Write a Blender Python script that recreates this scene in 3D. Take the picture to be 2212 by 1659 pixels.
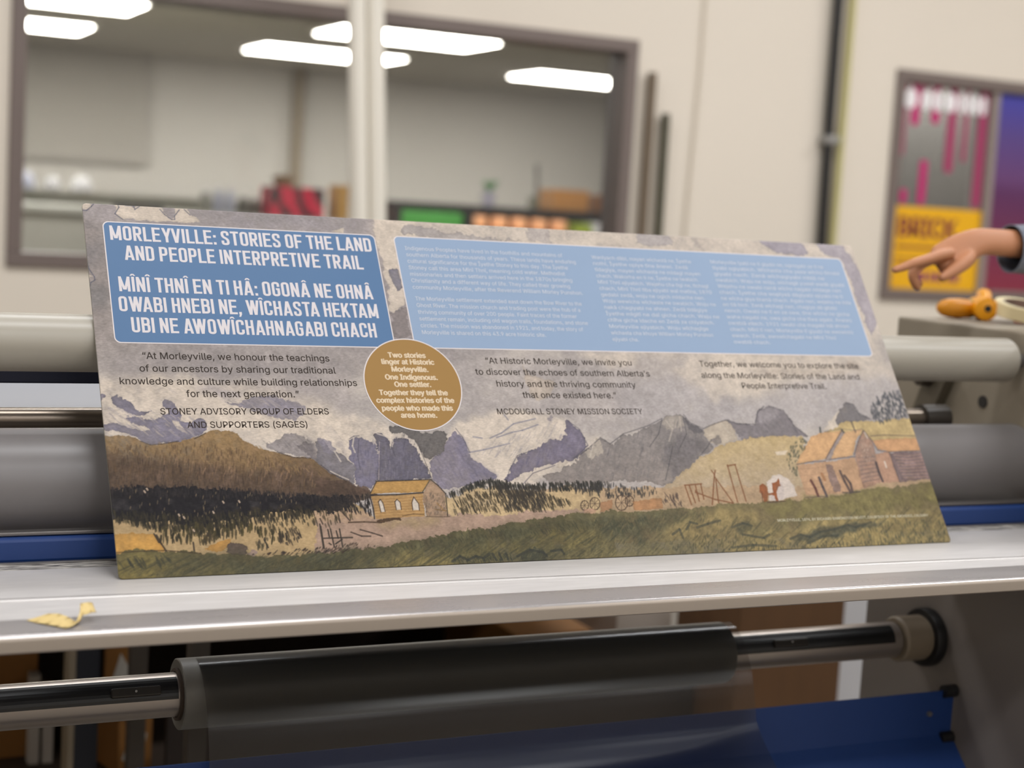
import bpy, bmesh, math, random
import numpy as np
from mathutils import Vector, Matrix
from mathutils.geometry import tessellate_polygon

SC = bpy.context.scene
COL = SC.collection
for o in list(bpy.data.objects):
    bpy.data.objects.remove(o)

# ------------------------------------------------------------------ camera
cam = bpy.data.cameras.new('camera')
camo = bpy.data.objects.new('camera', cam)
COL.objects.link(camo)
cr, cd, cf = Vector((0.901627, -0.42844, 0.059221)), Vector((0.007616, -0.121175, -0.992602)), Vector((0.432447, 0.895408, -0.105992))
mw = Matrix.Identity(4)
for i in range(3):
    mw[i][0], mw[i][1], mw[i][2] = cr[i], -cd[i], -cf[i]
mw.translation = Vector((-0.382131, -1.779045, 1.387159))
camo.matrix_world = mw
cam.sensor_width = 36.0
cam.lens = 3454.0 / 2212.0 * 36.0
cam.clip_start = 0.05
cam.clip_end = 60
cam.dof.use_dof = True
cam.dof.focus_distance = 1.98
cam.dof.aperture_fstop = 2.9
cam.dof.aperture_blades = 9
SC.camera = camo

# ------------------------------------------------------------------ view, world, lights
SC.view_settings.view_transform = 'Standard'
SC.view_settings.look = 'None'
SC.view_settings.gamma = 1.0
SC.view_settings.exposure = 0.0
SC.view_settings.use_curve_mapping = False
SC.cycles.max_bounces = 10
SC.cycles.transparent_max_bounces = 16
SC.cycles.caustics_reflective = False
SC.cycles.caustics_refractive = False
SC.cycles.sample_clamp_indirect = 6.0
try:
    SC.cycles.use_denoising = True
except Exception:
    pass
w = bpy.data.worlds.new('world')
SC.world = w
w.use_nodes = True
w.node_tree.nodes['Background'].inputs[0].default_value = (0.9, 0.95, 1.0, 1)
w.node_tree.nodes['Background'].inputs[1].default_value = 0.05


def area(name, loc, sx, sy, power, col, rot=(0, 0, 0)):
    l = bpy.data.lights.new(name, 'AREA')
    l.shape = 'RECTANGLE'
    l.size, l.size_y = sx, sy
    l.energy = power
    l.color = col
    o = bpy.data.objects.new(name, l)
    o.location = loc
    o.rotation_euler = rot
    COL.objects.link(o)
    return o


WARM = (0.975, 0.985, 1.0)
COOL = (0.93, 0.96, 1.0)
KEY = 31.0
for i, x in enumerate((-2.0, 0.6, 3.2, 5.6)):
    for j, y in enumerate((-7.6, -5.0, -2.6, -0.2, 2.2)):
        area('ceiling_lamp', (x, y, 3.72), 1.25, 0.35, KEY * (.84, .98, 1.12, 1.14)[i], WARM)

# ------------------------------------------------------------------ helpers
def lin(c):
    return tuple(((v / 255.0) / 12.92 if v / 255.0 <= 0.04045 else ((v / 255.0 + 0.055) / 1.055) ** 2.4) for v in c)


MATS = {}


def mat(name, rgb, rough=0.5, metal=0.0, var=0.0, vscale=8.0, bump=0.0, bscale=60.0, spec=0.5, stretch=None, emit=None, estr=0.0, coat=0.0, aniso=0.0, trans=0.0, rvar=0.0):
    if name in MATS:
        return MATS[name]
    m = bpy.data.materials.new(name)
    m.use_nodes = True
    nt = m.node_tree
    p = nt.nodes['Principled BSDF']
    c = lin(rgb) + (1,)
    p.inputs['Base Color'].default_value = c
    p.inputs['Roughness'].default_value = rough
    p.inputs['Metallic'].default_value = metal
    p.inputs['Specular IOR Level'].default_value = spec
    p.inputs['Coat Weight'].default_value = coat
    p.inputs['Anisotropic'].default_value = aniso
    if trans:
        p.inputs['Transmission Weight'].default_value = trans
    if emit:
        p.inputs['Emission Color'].default_value = lin(emit) + (1,)
        p.inputs['Emission Strength'].default_value = estr
    tc = nt.nodes.new('ShaderNodeTexCoord')
    src = tc.outputs['Object']
    if stretch:
        mp = nt.nodes.new('ShaderNodeMapping')
        mp.inputs['Scale'].default_value = stretch
        nt.links.new(src, mp.inputs['Vector'])
        src = mp.outputs['Vector']
    n = nt.nodes.new('ShaderNodeTexNoise')
    n.inputs['Scale'].default_value = vscale
    n.inputs['Detail'].default_value = 6
    nt.links.new(src, n.inputs['Vector'])
    mx = nt.nodes.new('ShaderNodeMix')
    mx.data_type = 'RGBA'
    v = max(var, 0.02)
    mx.inputs['A'].default_value = tuple(x * (1 - v) for x in c[:3]) + (1,)
    mx.inputs['B'].default_value = tuple(min(1, x * (1 + v)) for x in c[:3]) + (1,)
    nt.links.new(n.outputs['Fac'], mx.inputs['Factor'])
    nt.links.new(mx.outputs['Result'], p.inputs['Base Color'])
    if rvar:
        mr = nt.nodes.new('ShaderNodeMapRange')
        mr.inputs['To Min'].default_value = max(0, rough - rvar)
        mr.inputs['To Max'].default_value = min(1, rough + rvar)
        nt.links.new(n.outputs['Fac'], mr.inputs['Value'])
        nt.links.new(mr.outputs['Result'], p.inputs['Roughness'])
    if bump:
        nb = nt.nodes.new('ShaderNodeTexNoise')
        nb.inputs['Scale'].default_value = bscale
        nb.inputs['Detail'].default_value = 4
        nt.links.new(src, nb.inputs['Vector'])
        b = nt.nodes.new('ShaderNodeBump')
        b.inputs['Strength'].default_value = bump
        b.inputs['Distance'].default_value = 0.002
        nt.links.new(nb.outputs['Fac'], b.inputs['Height'])
        nt.links.new(b.outputs['Normal'], p.inputs['Normal'])
    MATS[name] = m
    return m


def sheer(name, tint, rough, fac, ior=1.45, film=(200, 200, 205)):
    """clear sheet: part seen through, part glossy, part film colour"""
    m = bpy.data.materials.new(name)
    m.use_nodes = True
    nt = m.node_tree
    nt.nodes.remove(nt.nodes['Principled BSDF'])
    out = nt.nodes['Material Output']
    tr = nt.nodes.new('ShaderNodeBsdfTransparent')
    tr.inputs[0].default_value = tuple(tint) + (1,)
    gl = nt.nodes.new('ShaderNodeBsdfGlossy')
    gl.inputs['Roughness'].default_value = rough
    df = nt.nodes.new('ShaderNodeBsdfDiffuse')
    df.inputs[0].default_value = lin(film) + (1,)
    m1 = nt.nodes.new('ShaderNodeMixShader')
    m1.inputs[0].default_value = fac
    nt.links.new(tr.outputs[0], m1.inputs[1])
    nt.links.new(df.outputs[0], m1.inputs[2])
    fr = nt.nodes.new('ShaderNodeFresnel')
    fr.inputs['IOR'].default_value = ior
    m2 = nt.nodes.new('ShaderNodeMixShader')
    nt.links.new(fr.outputs[0], m2.inputs[0])
    nt.links.new(m1.outputs[0], m2.inputs[1])
    nt.links.new(gl.outputs[0], m2.inputs[2])
    nt.links.new(m2.outputs[0], out.inputs[0])
    MATS[name] = m
    return m


def obj(name, bm, m, parent=None, smooth=None, kind=None, label=None):
    """link a bmesh (world coordinates) as one mesh object; under a parent it is moved into the parent's space"""
    me = bpy.data.meshes.new(name)
    bmesh.ops.recalc_face_normals(bm, faces=bm.faces)
    if parent is not None:
        bm.transform(parent_world(parent).inverted())
    bm.to_mesh(me)
    bm.free()
    if smooth is not None:
        for p in me.polygons:
            p.use_smooth = True
        try:
            me.set_sharp_from_angle(angle=math.radians(smooth))
        except Exception:
            pass
    me.materials.append(m)
    o = bpy.data.objects.new(name, me)
    COL.objects.link(o)
    if parent is not None:
        o.parent = parent
    if kind:
        o['kind'] = kind
    if label:
        o['label'] = label
    return o


PW = {}


def parent_world(o):
    m = PW.get(o.name, None)
    if m is not None:
        return m
    m = o.matrix_basis.copy()
    if o.parent:
        m = parent_world(o.parent) @ m
    return m


def thing(name, label, cat, loc=(0, 0, 0), rot=(0, 0, 0), group=None):
    o = bpy.data.objects.new(name, None)
    COL.objects.link(o)
    o.empty_display_size = 0.05
    o.location = loc
    o.rotation_euler = rot
    PW[o.name] = Matrix.Translation(Vector(loc)) @ Matrix.Rotation(rot[2], 4, 'Z') @ Matrix.Rotation(rot[1], 4, 'Y') @ Matrix.Rotation(rot[0], 4, 'X')
    return tag(o, label, cat, group)


def tag(o, label, cat, group=None):
    o['label'] = label
    o['category'] = cat
    if group:
        o['group'] = group
    return o


def settle(o):
    """move a single-mesh thing's origin to the middle of its base"""
    me = o.data
    n = len(me.vertices)
    a = np.empty(n * 3, 'f')
    me.vertices.foreach_get('co', a)
    a = a.reshape(-1, 3)
    c = Vector((float((a[:, 0].min() + a[:, 0].max()) / 2), float((a[:, 1].min() + a[:, 1].max()) / 2), float(a[:, 2].min())))
    me.transform(Matrix.Translation(-c))
    o.location = c
    return o


def box(bm, x0, x1, y0, y1, z0, z1, bev=0.0, seg=2):
    vs = [bm.verts.new((x, y, z)) for x in (x0, x1) for y in (y0, y1) for z in (z0, z1)]
    fs = []
    for q in ((0, 1, 3, 2), (4, 6, 7, 5), (0, 4, 5, 1), (2, 3, 7, 6), (0, 2, 6, 4), (1, 5, 7, 3)):
        fs.append(bm.faces.new([vs[i] for i in q]))
    if bev:
        es = list({e for f in fs for e in f.edges})
        bmesh.ops.bevel(bm, geom=es, offset=bev, segments=seg, profile=0.5, affect='EDGES')
    return vs


def bx(*a, **k):
    bm = bmesh.new()
    box(bm, *a, **k)
    return bm


def rbox(cx, cy, z0, sx, sy, sz, rz, bev=0.0):
    bm = bx(-sx / 2, sx / 2, -sy / 2, sy / 2, 0, sz, bev=bev)
    bm.transform(Matrix.Translation((cx, cy, z0)) @ Matrix.Rotation(rz, 4, 'Z'))
    return bm


def lathe(bm, prof, axis='X', c=(0, 0, 0), n=64, cap=True):
    """prof: list of (t along axis, radius)"""
    rings = []
    for t, r in prof:
        ring = []
        for k in range(n):
            a = 2 * math.pi * k / n
            p, q = r * math.cos(a), r * math.sin(a)
            co = (t, p, q) if axis == 'X' else ((p, t, q) if axis == 'Y' else (p, q, t))
            ring.append(bm.verts.new((co[0] + c[0], co[1] + c[1], co[2] + c[2])))
        rings.append(ring)
    for a, b in zip(rings, rings[1:]):
        for k in range(n):
            bm.faces.new((a[k], a[(k + 1) % n], b[(k + 1) % n], b[k]))
    if cap:
        bm.faces.new(rings[0][::-1])
        bm.faces.new(rings[-1])
    return bm


def lt(prof, axis='X', c=(0, 0, 0), n=64, cap=True):
    return lathe(bmesh.new(), prof, axis, c, n, cap)


def ring_tube(bm, prof, axis, c, n=48):
    """closed profile loop (t, r) swept round the axis"""
    rings = []
    for t, r in prof:
        ring = []
        for k in range(n):
            a = 2 * math.pi * k / n
            p, q = r * math.cos(a), r * math.sin(a)
            co = (t, p, q) if axis == 'X' else ((p, t, q) if axis == 'Y' else (p, q, t))
            ring.append(bm.verts.new((co[0] + c[0], co[1] + c[1], co[2] + c[2])))
        rings.append(ring)
    m = len(rings)
    for i in range(m):
        a, b = rings[i], rings[(i + 1) % m]
        for k in range(n):
            bm.faces.new((a[k], a[(k + 1) % n], b[(k + 1) % n], b[k]))
    return bm


def tube(bm, pts, r, n=16):
    pts = [Vector(p) for p in pts]
    rings = []
    for i, p in enumerate(pts):
        d = (pts[min(i + 1, len(pts) - 1)] - pts[max(i - 1, 0)]).normalized()
        up = Vector((0, 0, 1)) if abs(d.z) < 0.9 else Vector((0, 1, 0))
        u = d.cross(up).normalized()
        v = d.cross(u)
        rr = r[i] if isinstance(r, (list, tuple)) else r
        rings.append([bm.verts.new(p + u * rr * math.cos(2 * math.pi * k / n) + v * rr * math.sin(2 * math.pi * k / n)) for k in range(n)])
    for a, b in zip(rings, rings[1:]):
        for k in range(n):
            bm.faces.new((a[k], a[(k + 1) % n], b[(k + 1) % n], b[k]))
    bm.faces.new(rings[0][::-1])
    bm.faces.new(rings[-1])
    return bm


def tb(pts, r, n=16):
    return tube(bmesh.new(), pts, r, n)


def prism_x(bm, prof, x0, x1):
    """(y, z) outline extruded along X"""
    a = [bm.verts.new((x0, y, z)) for y, z in prof]
    b = [bm.verts.new((x1, y, z)) for y, z in prof]
    n = len(prof)
    for k in range(n):
        bm.faces.new((a[k], a[(k + 1) % n], b[(k + 1) % n], b[k]))
    bm.faces.new(a[::-1])
    bm.faces.new(b)
    return bm


def prism_z(bm, poly, z0, z1):
    a = [bm.verts.new((x, y, z0)) for x, y in poly]
    b = [bm.verts.new((x, y, z1)) for x, y in poly]
    n = len(poly)
    for k in range(n):
        bm.faces.new((a[k], a[(k + 1) % n], b[(k + 1) % n], b[k]))
    bm.faces.new(a[::-1])
    bm.faces.new(b)
    return bm


def prism_y(bm, poly, y0, y1):
    a = [bm.verts.new((x, y0, z)) for x, z in poly]
    b = [bm.verts.new((x, y1, z)) for x, z in poly]
    n = len(poly)
    for k in range(n):
        bm.faces.new((a[k], a[(k + 1) % n], b[(k + 1) % n], b[k]))
    bm.faces.new(a[::-1])
    bm.faces.new(b)
    return bm


def rrect(x0, x1, z0, z1, r, n=8):
    pts = []
    for cx, cz, a0 in ((x1 - r, z1 - r, 0), (x0 + r, z1 - r, 90), (x0 + r, z0 + r, 180), (x1 - r, z0 + r, 270)):
        for k in range(n + 1):
            a = math.radians(a0 + 90 * k / n)
            pts.append((cx + r * math.cos(a), cz + r * math.sin(a)))
    return pts


# ------------------------------------------------------------------ lettering
try:                                     # Blender's own interface face; the built-in one otherwise
    import os
    FACE = bpy.data.fonts.load(os.path.join(bpy.utils.resource_path('LOCAL'), 'datafiles', 'fonts', 'Inter.woff2'))
except Exception:
    FACE = None


def glyphs(txt, bold=0.0):
    """outline contours of a line of text, each filled on its own (the face is built of overlapping contours)"""
    cu = bpy.data.curves.new('txt', 'FONT')
    if FACE:
        cu.font = FACE
    cu.body = txt
    cu.size = 1.0
    cu.resolution_u = 3
    cu.fill_mode = 'NONE' if hasattr(cu, 'fill_mode') else cu.fill_mode
    o = bpy.data.objects.new('txt', cu)
    COL.objects.link(o)
    bpy.context.view_layer.update()
    dg = bpy.context.evaluated_depsgraph_get()
    me = bpy.data.meshes.new_from_object(o.evaluated_get(dg))
    bpy.data.objects.remove(o)
    bpy.data.curves.remove(cu)
    n = len(me.vertices)
    co = np.empty(n * 3, 'f')
    me.vertices.foreach_get('co', co)
    co = co.reshape(-1, 3)[:, :2].astype(float)
    nxt = {}
    for e in me.edges:
        i, j = e.vertices
        nxt.setdefault(i, []).append(j)
        nxt.setdefault(j, []).append(i)
    bpy.data.meshes.remove(me)
    seen, loops = set(), []
    for s in range(n):
        if s in seen or len(nxt.get(s, ())) != 2:
            continue
        lp, prev, cur = [s], None, s
        seen.add(s)
        while True:
            c = [k for k in nxt[cur] if k != prev and k not in seen]
            if not c:
                break
            prev, cur = cur, c[0] if prev is not None else min(c)
            lp.append(cur)
            seen.add(cur)
        if len(lp) > 2:
            loops.append(lp)
    area2 = lambda lp: sum(co[lp[i - 1]][0] * co[lp[i]][1] - co[lp[i]][0] * co[lp[i - 1]][1] for i in range(len(lp))) / 2

    def within(pt, lp):
        c = False
        for i in range(len(lp)):
            (x0, y0), (x1, y1) = co[lp[i - 1]], co[lp[i]]
            if (y0 > pt[1]) != (y1 > pt[1]) and pt[0] < (x1 - x0) * (pt[1] - y0) / (y1 - y0) + x0:
                c = not c
        return c
    boxes = [(co[lp].min(0), co[lp].max(0), abs(area2(lp))) for lp in loops]
    hole = {}
    for i, lp in enumerate(loops):
        best = None
        for j in range(len(loops)):
            if j != i and boxes[j][2] > boxes[i][2] and (boxes[j][0] <= boxes[i][0] + 1e-6).all() and (boxes[j][1] >= boxes[i][1] - 1e-6).all():
                if all(within(co[k], loops[j]) for k in lp[::max(1, len(lp) // 6)]):
                    if best is None or boxes[j][2] < boxes[best][2]:
                        best = j
        if best is not None:
            hole[i] = best
    V, F, L = [], [], []
    lev = 0
    for j, lp in enumerate(loops):
        if j in hole:
            continue
        polys = [[Vector((co[k][0], co[k][1], 0)) for k in q] for q in [lp] + [loops[h] for h in hole if hole[h] == j]]
        flat = [v for q in polys for v in q]
        off = len(V)
        lev = (lev + 1) % 5
        for t in tessellate_polygon(polys):
            F.append(tuple(off + k for k in t))
        V += [(v.x, v.y) for v in flat]
        L += [lev] * len(flat)
    co, L = np.array(V), np.array(L, float)
    if bold:                             # heavier weight: the same outlines laid again a hair to each side
        C, FF, LL = [], [], []
        for k, (dx, dy) in enumerate(((-1, 0), (1, 0), (0, -.6), (0, .6), (0, 0))):
            FF += [tuple(i + k * len(co) for i in f) for f in F]
            C.append(co + np.array((dx, dy)) * bold)
            LL.append(L + 5 * k)
        return np.concatenate(C), FF, np.concatenate(LL)
    return co, F, L


CAPH = {}


def lettering(name, lines, m, parent, to3d, bold=0.0, label=None):
    """lines: (text, u0, u1 or None, baseline, cap height, xscale or None, bold).  to3d maps flat (u, v) to the parent's space"""
    V, F = [], []
    for ln in lines:
        txt, u0, u1, base, cap = ln[:5]
        b = ln[6] if len(ln) > 6 else bold
        if b not in CAPH:
            c = glyphs('H', b)[0]
            CAPH[b] = c[:, 1].max() - c[:, 1].min()
        co, fs, lv = glyphs(txt, b)
        s = cap / CAPH[b]
        wdt = co[:, 0].max() - co[:, 0].min()
        if u1 is not None:
            sx = (u1 - u0) / wdt
        else:
            sx = s * ln[5]
        c = np.stack([(co[:, 0] - co[:, 0].min()) * sx + u0, co[:, 1] * s + base], 1)
        off = len(V)
        V += [to3d(a, bb, k * 4e-6) for (a, bb), k in zip(c, lv)]
        F += [tuple(i + off for i in f) for f in fs]
    me = bpy.data.meshes.new(name)
    me.from_pydata(V, [], F)
    me.materials.append(m)
    o = bpy.data.objects.new(name, me)
    COL.objects.link(o)
    o.parent = parent
    if label:
        o['label'] = label
    return o


# condensed block capitals, drawn as strokes on a unit cap height
GT = .142


def thick(path, t=GT, closed=False):
    P = [Vector(q) for q in path]
    n = len(P)
    A, B = [], []
    for i in range(n):
        d0 = (P[i] - P[i - 1]).normalized() if (i or closed) else None
        d1 = (P[(i + 1) % n] - P[i]).normalized() if (i < n - 1 or closed) else None
        d0 = d0 or d1
        d1 = d1 or d0
        n0, n1 = Vector((-d0.y, d0.x)), Vector((-d1.y, d1.x))
        m = (n0 + n1).normalized()
        k = t / 2 / max(.5, m.dot(n0))
        A.append(P[i] + m * k)
        B.append(P[i] - m * k)
    r = range(n if closed else n - 1)
    return [(A[i], A[(i + 1) % n], B[(i + 1) % n], B[i]) for i in r]


def rc(pts, r=.13, n=6, closed=False):
    P = [Vector(q) for q in pts]
    out = []
    for i in range(len(P)):
        if not closed and i in (0, len(P) - 1):
            out.append(P[i])
            continue
        a, b, c = P[i - 1], P[i], P[(i + 1) % len(P)]
        r0 = min(r, (a - b).length * .46, (c - b).length * .46)
        s, e = b + (a - b).normalized() * r0, b + (c - b).normalized() * r0
        for k in range(n + 1):
            u = k / n
            out.append(s * (1 - u) ** 2 + b * 2 * u * (1 - u) + e * u * u)
    return out


def slant(x0, y0, x1, y1, t=GT):
    h = t / 2 * math.hypot(x1 - x0, y1 - y0) / abs(y1 - y0)
    h = min(h, t * .62)
    return [(Vector((x0 - h, y0)), Vector((x0 + h, y0)), Vector((x1 + h, y1)), Vector((x1 - h, y1)))]


def capital(ch):
    """quads and drawn width of one capital; x runs from 0"""
    t, W = GT, .285
    lo, hi, z = t / 2, 1 - t / 2, t / 2
    V_ = lambda x: thick([(x, 0), (x, 1)])
    Hh = lambda y, x0=0, x1=W + z: thick([(x0, y), (x1, y)], t * .93)
    hat = ''
    if ch in '\u00ce\u00c2':
        hat, ch = '^', {'\u00ce': 'I', '\u00c2': 'A'}[ch]
    q, w = [], W
    if ch == 'O': q = thick(rc([(0, lo), (W, lo), (W, hi), (0, hi)], .17, 8, True), t, True)
    elif ch == 'C': q = thick(rc([(W, .655), (W, hi), (0, hi), (0, lo), (W, lo), (W, .345)], .17))
    elif ch == 'G': q = thick(rc([(W, .665), (W, hi), (0, hi), (0, lo), (W, lo), (W, .5)], .17)) + thick([(W + z, .5), (W * .52, .5)], t * .9)
    elif ch == 'S': q = thick(rc([(W, .69), (W, hi), (0, hi), (0, .59), (W, .41), (W, lo), (0, lo), (0, .31)], .16))
    elif ch == 'B': q = V_(0) + thick(rc([(0, hi), (W, hi), (W, .53), (0, .53)], .15)) + thick(rc([(0, .53), (W + .01, .53), (W + .01, lo), (0, lo)], .16))
    elif ch == 'D': q = V_(0) + thick(rc([(0, hi), (W, hi), (W, lo), (0, lo)], .18))
    elif ch == 'P': q = V_(0) + thick(rc([(0, hi), (W, hi), (W, .46), (0, .46)], .16))
    elif ch == 'R': q = V_(0) + thick(rc([(0, hi), (W, hi), (W, .48), (0, .48)], .16)) + slant(W * .52, .48, W + .01, 0)
    elif ch == 'A':
        w = .36
        q = slant(0, 0, w / 2 - .012, 1) + slant(w, 0, w / 2 + .012, 1) + thick([(.06, .245), (w - .06, .245)], t * .85)
    elif ch == 'E': q, w = V_(0) + Hh(hi) + Hh(.515, 0, W + .03) + Hh(lo), W - .01
    elif ch == 'F': q, w = V_(0) + Hh(hi) + Hh(.5, 0, W + .02), W - .03
    elif ch == 'H': q = V_(0) + V_(W) + Hh(.52, 0, W)
    elif ch == 'I': q, w = V_(0), 0
    elif ch == 'K': q, w = V_(0) + slant(.03, .36, W + .02, 1) + slant(W + .04, 0, .13, .60), W + .02
    elif ch == 'L': q, w = V_(0) + Hh(lo, 0, W + .05), W - .04
    elif ch == 'M':
        w = .43
        q = V_(0) + V_(w) + slant(w / 2 - .02, .12, .0, 1, t * .9) + slant(w / 2 + .02, .12, w, 1, t * .9)
    elif ch == 'N': q, w = V_(0) + V_(W + .015) + slant(W + .015, 0, 0, 1, t * .95), W + .015
    elif ch == 'T': q, w = thick([(W / 2, 0), (W / 2, 1)]) + Hh(hi, -z - .005, W + z + .005), W
    elif ch == 'U': q = thick(rc([(0, 1), (0, lo), (W, lo), (W, 1)], .17))
    elif ch == 'V':
        w = .34
        q = slant(w / 2 - .012, 0, 0, 1) + slant(w / 2 + .012, 0, w, 1)
    elif ch == 'W':
        w = .57
        q = slant(.145, 0, 0, 1) + slant(.155, 0, w / 2 - .01, 1) + slant(w - .155, 0, w / 2 + .01, 1) + slant(w - .145, 0, w, 1)
    elif ch == 'Y':
        w = .34
        q = slant(w / 2 - .01, .40, 0, 1) + slant(w / 2 + .01, .40, w, 1) + thick([(w / 2, 0), (w / 2, .45)])
    elif ch == ':': q, w = thick([(0, 0), (0, .17)]) + thick([(0, .50), (0, .67)]), 0
    elif ch == ',': q, w = thick([(0, 0), (0, .17)]) + slant(-.05, -.16, .02, .02, t * .7), 0
    if hat:
        c = w / 2
        q = q + slant(c - .10, 1.07, c - .005, 1.20, .085) + slant(c + .10, 1.07, c + .005, 1.20, .085)
    return [[Vector((a.x + z, a.y)) for a in f] for f in q], w + t


def capitals(name, lines, m, parent, to3d):
    V, F = [], []
    for txt, u0, u1, base, cap in lines:
        x, qs = 0, []
        for i, ch in enumerate(txt):
            if ch == ' ':
                x += .19
                continue
            q, w = capital(ch)
            for k, f in enumerate(q):
                qs.append([(a.x + x, a.y) for a in f] + [(k % 9) * 8e-6])
            x += w + (.088 if ch not in 'AVWYLT' else .070)
            if txt[i:i + 2] in ('WA', 'AW', 'TA', 'AT', 'AV', 'YV', 'LY', 'LA', 'PA', 'W\u00ce'):
                x -= {'LA': .02, 'W\u00ce': .02, 'YV': .06}.get(txt[i:i + 2], .085)
        xs = [a[0] for f in qs for a in f[:4]]
        lo, hi = min(xs), max(xs)
        s = (u1 - u0) / (hi - lo)
        for f in qs:
            F.append(tuple(range(len(V), len(V) + 4)))
            V += [to3d((a - lo) * s + u0, b * cap + base, f[4]) for a, b in f[:4]]
    me = bpy.data.meshes.new(name)
    me.from_pydata(V, [], F)
    bm = bmesh.new()
    bm.from_mesh(me)
    bmesh.ops.recalc_face_normals(bm, faces=bm.faces)
    bm.to_mesh(me)
    bm.free()
    me.materials.append(m)
    o = bpy.data.objects.new(name, me)
    COL.objects.link(o)
    o.parent = parent
    return o

# ------------------------------------------------------------------ the setting
M_wall = mat('cream_wall_paint', (230, 220, 206), 0.6, var=0.02, vscale=1.5, bump=0.03, bscale=90)
M_floor = mat('grey_concrete_floor', (120, 115, 108), 0.5, var=0.12, vscale=3)
M_ceil = mat('white_ceiling', (215, 210, 202), 0.8)
M_frame = mat('taupe_window_frame', (118, 105, 100), 0.45, var=0.03)
M_room = mat('pale_grey_wall_paint', (203, 200, 195), 0.7, var=0.03, vscale=0.8)
M_tile = mat('grey_ceiling_tile', (168, 164, 156), 0.9, var=0.04)


def struct(name, bm, m):
    o = obj(name, bm, m)
    o['kind'] = 'structure'
    return o


struct('floor', bx(-4, 10.2, -9.6, 13.0, -0.1, 0), M_floor)
struct('ceiling', bx(-4, 7.6, -9.6, 4.0, 3.8, 3.9), M_ceil)
W1 = (0.43, 2.887, 1.10, 2.115)
W2 = (4.207, 6.5, 1.10, 2.125)
bm = bmesh.new()
y0, y1 = 4.0, 4.12
box(bm, -4, 7.6, y0, y1, 0, W1[2])
box(bm, -4, 7.6, y0, y1, W1[3], 3.8)
box(bm, -4, W1[0], y0, y1, W1[2], W1[3])
box(bm, W1[1], W2[0], y0, y1, W1[2], W1[3])
box(bm, W2[1], 7.6, y0, y1, W1[2], W1[3])
struct('wall_back', bm, M_wall)
struct('wall_left', bx(-4.1, -4, -9.6, 4.12, 0, 3.8), M_wall)
struct('wall_right', bx(7.6, 7.7, -9.6, 4.12, 0, 3.8), M_wall)
struct('wall_front', bx(-4.1, 7.7, -9.7, -9.6, 0, 3.8), M_wall)
# the second room, beyond the windows
struct('wall_far', bx(-4, 10.2, 12.8, 12.9, 0, 2.6), M_room)
struct('wall_far_left', bx(-4.1, -4, 4.12, 12.9, 0, 2.6), M_room)
struct('wall_far_right', bx(10.2, 10.3, 4.12, 12.9, 0, 2.6), M_room)
struct('ceiling_far', bx(-4, 10.2, 4.12, 12.9, 2.6, 2.7), M_tile)
struct('wall_far_panel', bx(-2.0, 2.87, 12.72, 12.8, 1.62, 2.6), mat('dim_grey_panel', (176, 172, 166), 0.7, var=.03))
bm = bmesh.new()
box(bm, 4.20, 4.30, 12.70, 12.8, 0, 2.6)
struct('trim_1', bm, mat('dull_beige_trim', (150, 138, 122), 0.6))

GLASS = sheer('window_glass', (0.92, 0.925, 0.92), 0.02, 0.03, ior=1.35)


def window(name, w, fw=0.052, py=4.075):
    x0, x1, z0, z1 = w
    bm = bmesh.new()
    d0, d1 = 3.985, 4.135
    box(bm, x0, x1, d0, d1, z0, z0 + fw, bev=0.004)
    box(bm, x0, x1, d0, d1, z1 - fw, z1, bev=0.004)
    box(bm, x0, x0 + fw, d0, d1, z0 + fw, z1 - fw, bev=0.004)
    box(bm, x1 - fw, x1, d0, d1, z0 + fw, z1 - fw, bev=0.004)
    o = struct(name, bm, M_frame)
    g = obj('pane', bx(x0 + fw - .004, x1 - fw + .004, py, py + .006, z0 + fw - .004, z1 - fw + .004), GLASS, o)
    g['label'] = 'clear glass pane'
    return o


window('window_1', W1)
win2 = window('window_2', W2, py=4.025)
M_beadm = mat('pale_mullion', (150, 138, 132), 0.4)
obj('mullion', bx(4.778, 4.814, 4.0, 4.13, 1.15, 2.075), M_beadm, win2)

for x in (0.2, 3.0, 5.8):
    area('far_room_fill', (x, 5.4, 2.56), 1.2, .5, 48, (1.0, 1.0, 1.0))  # added fill with no fixture, brightens the shelf and counter fronts
# ------------------------------------------------------------------ things on and in front of the back wall
M_white = mat('white_enamel', (240, 234, 222), 0.45, var=0.02)
M_black = mat('black_plastic', (26, 25, 26), 0.4)
M_dark = mat('dark_metal', (70, 62, 54), 0.5, metal=0.2, var=0.1)
col = thing('support_column', 'pair of white vertical steel tubes in front of the wide window', 'column', (1.70, 3.72, 0))
for dx in (-.035, .035):
    pts = [(1.60 + .055 - (z - 1.33) * .063 + dx, 3.72, z) for z in (0, 1.3, 2.6, 3.8)]
    obj('tube', tb(pts, 0.0325, 24), M_white, col, smooth=40)
obj('gap_shade_strip', tb([(1.655 - (z - 1.33) * .063 + .001, 3.745, z) for z in (0.02, 1.3, 2.6, 3.78)], 0.02, 8), mat('shadowy_grey_strip', (120, 110, 98), 0.6), col)  # shade in the gap between the tubes, given as a grey strip
r1 = settle(obj('metal_rod', tb([(2.938, 3.955, 0.0), (2.944, 3.965, 1.99)], 0.019, 14), mat('brown_rod', (112, 96, 78), 0.5, var=0.1), smooth=40))
tag(r1, 'tall brown rod leaning on the cream wall right of the wide window', 'rod')
r2 = settle(obj('metal_rod', tb([(3.025, 3.955, 0.0), (3.02, 3.965, 1.83)], 0.018, 14), mat('olive_rod', (74, 72, 54), 0.5, var=0.1), smooth=40))
tag(r2, 'shorter dark olive rod leaning on the cream wall beside the taller brown rod', 'rod')
bp = thing('black_cable', 'thick black cable running up the wall, held by a clamp', 'cable', (3.8, 3.96, 0))
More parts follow.
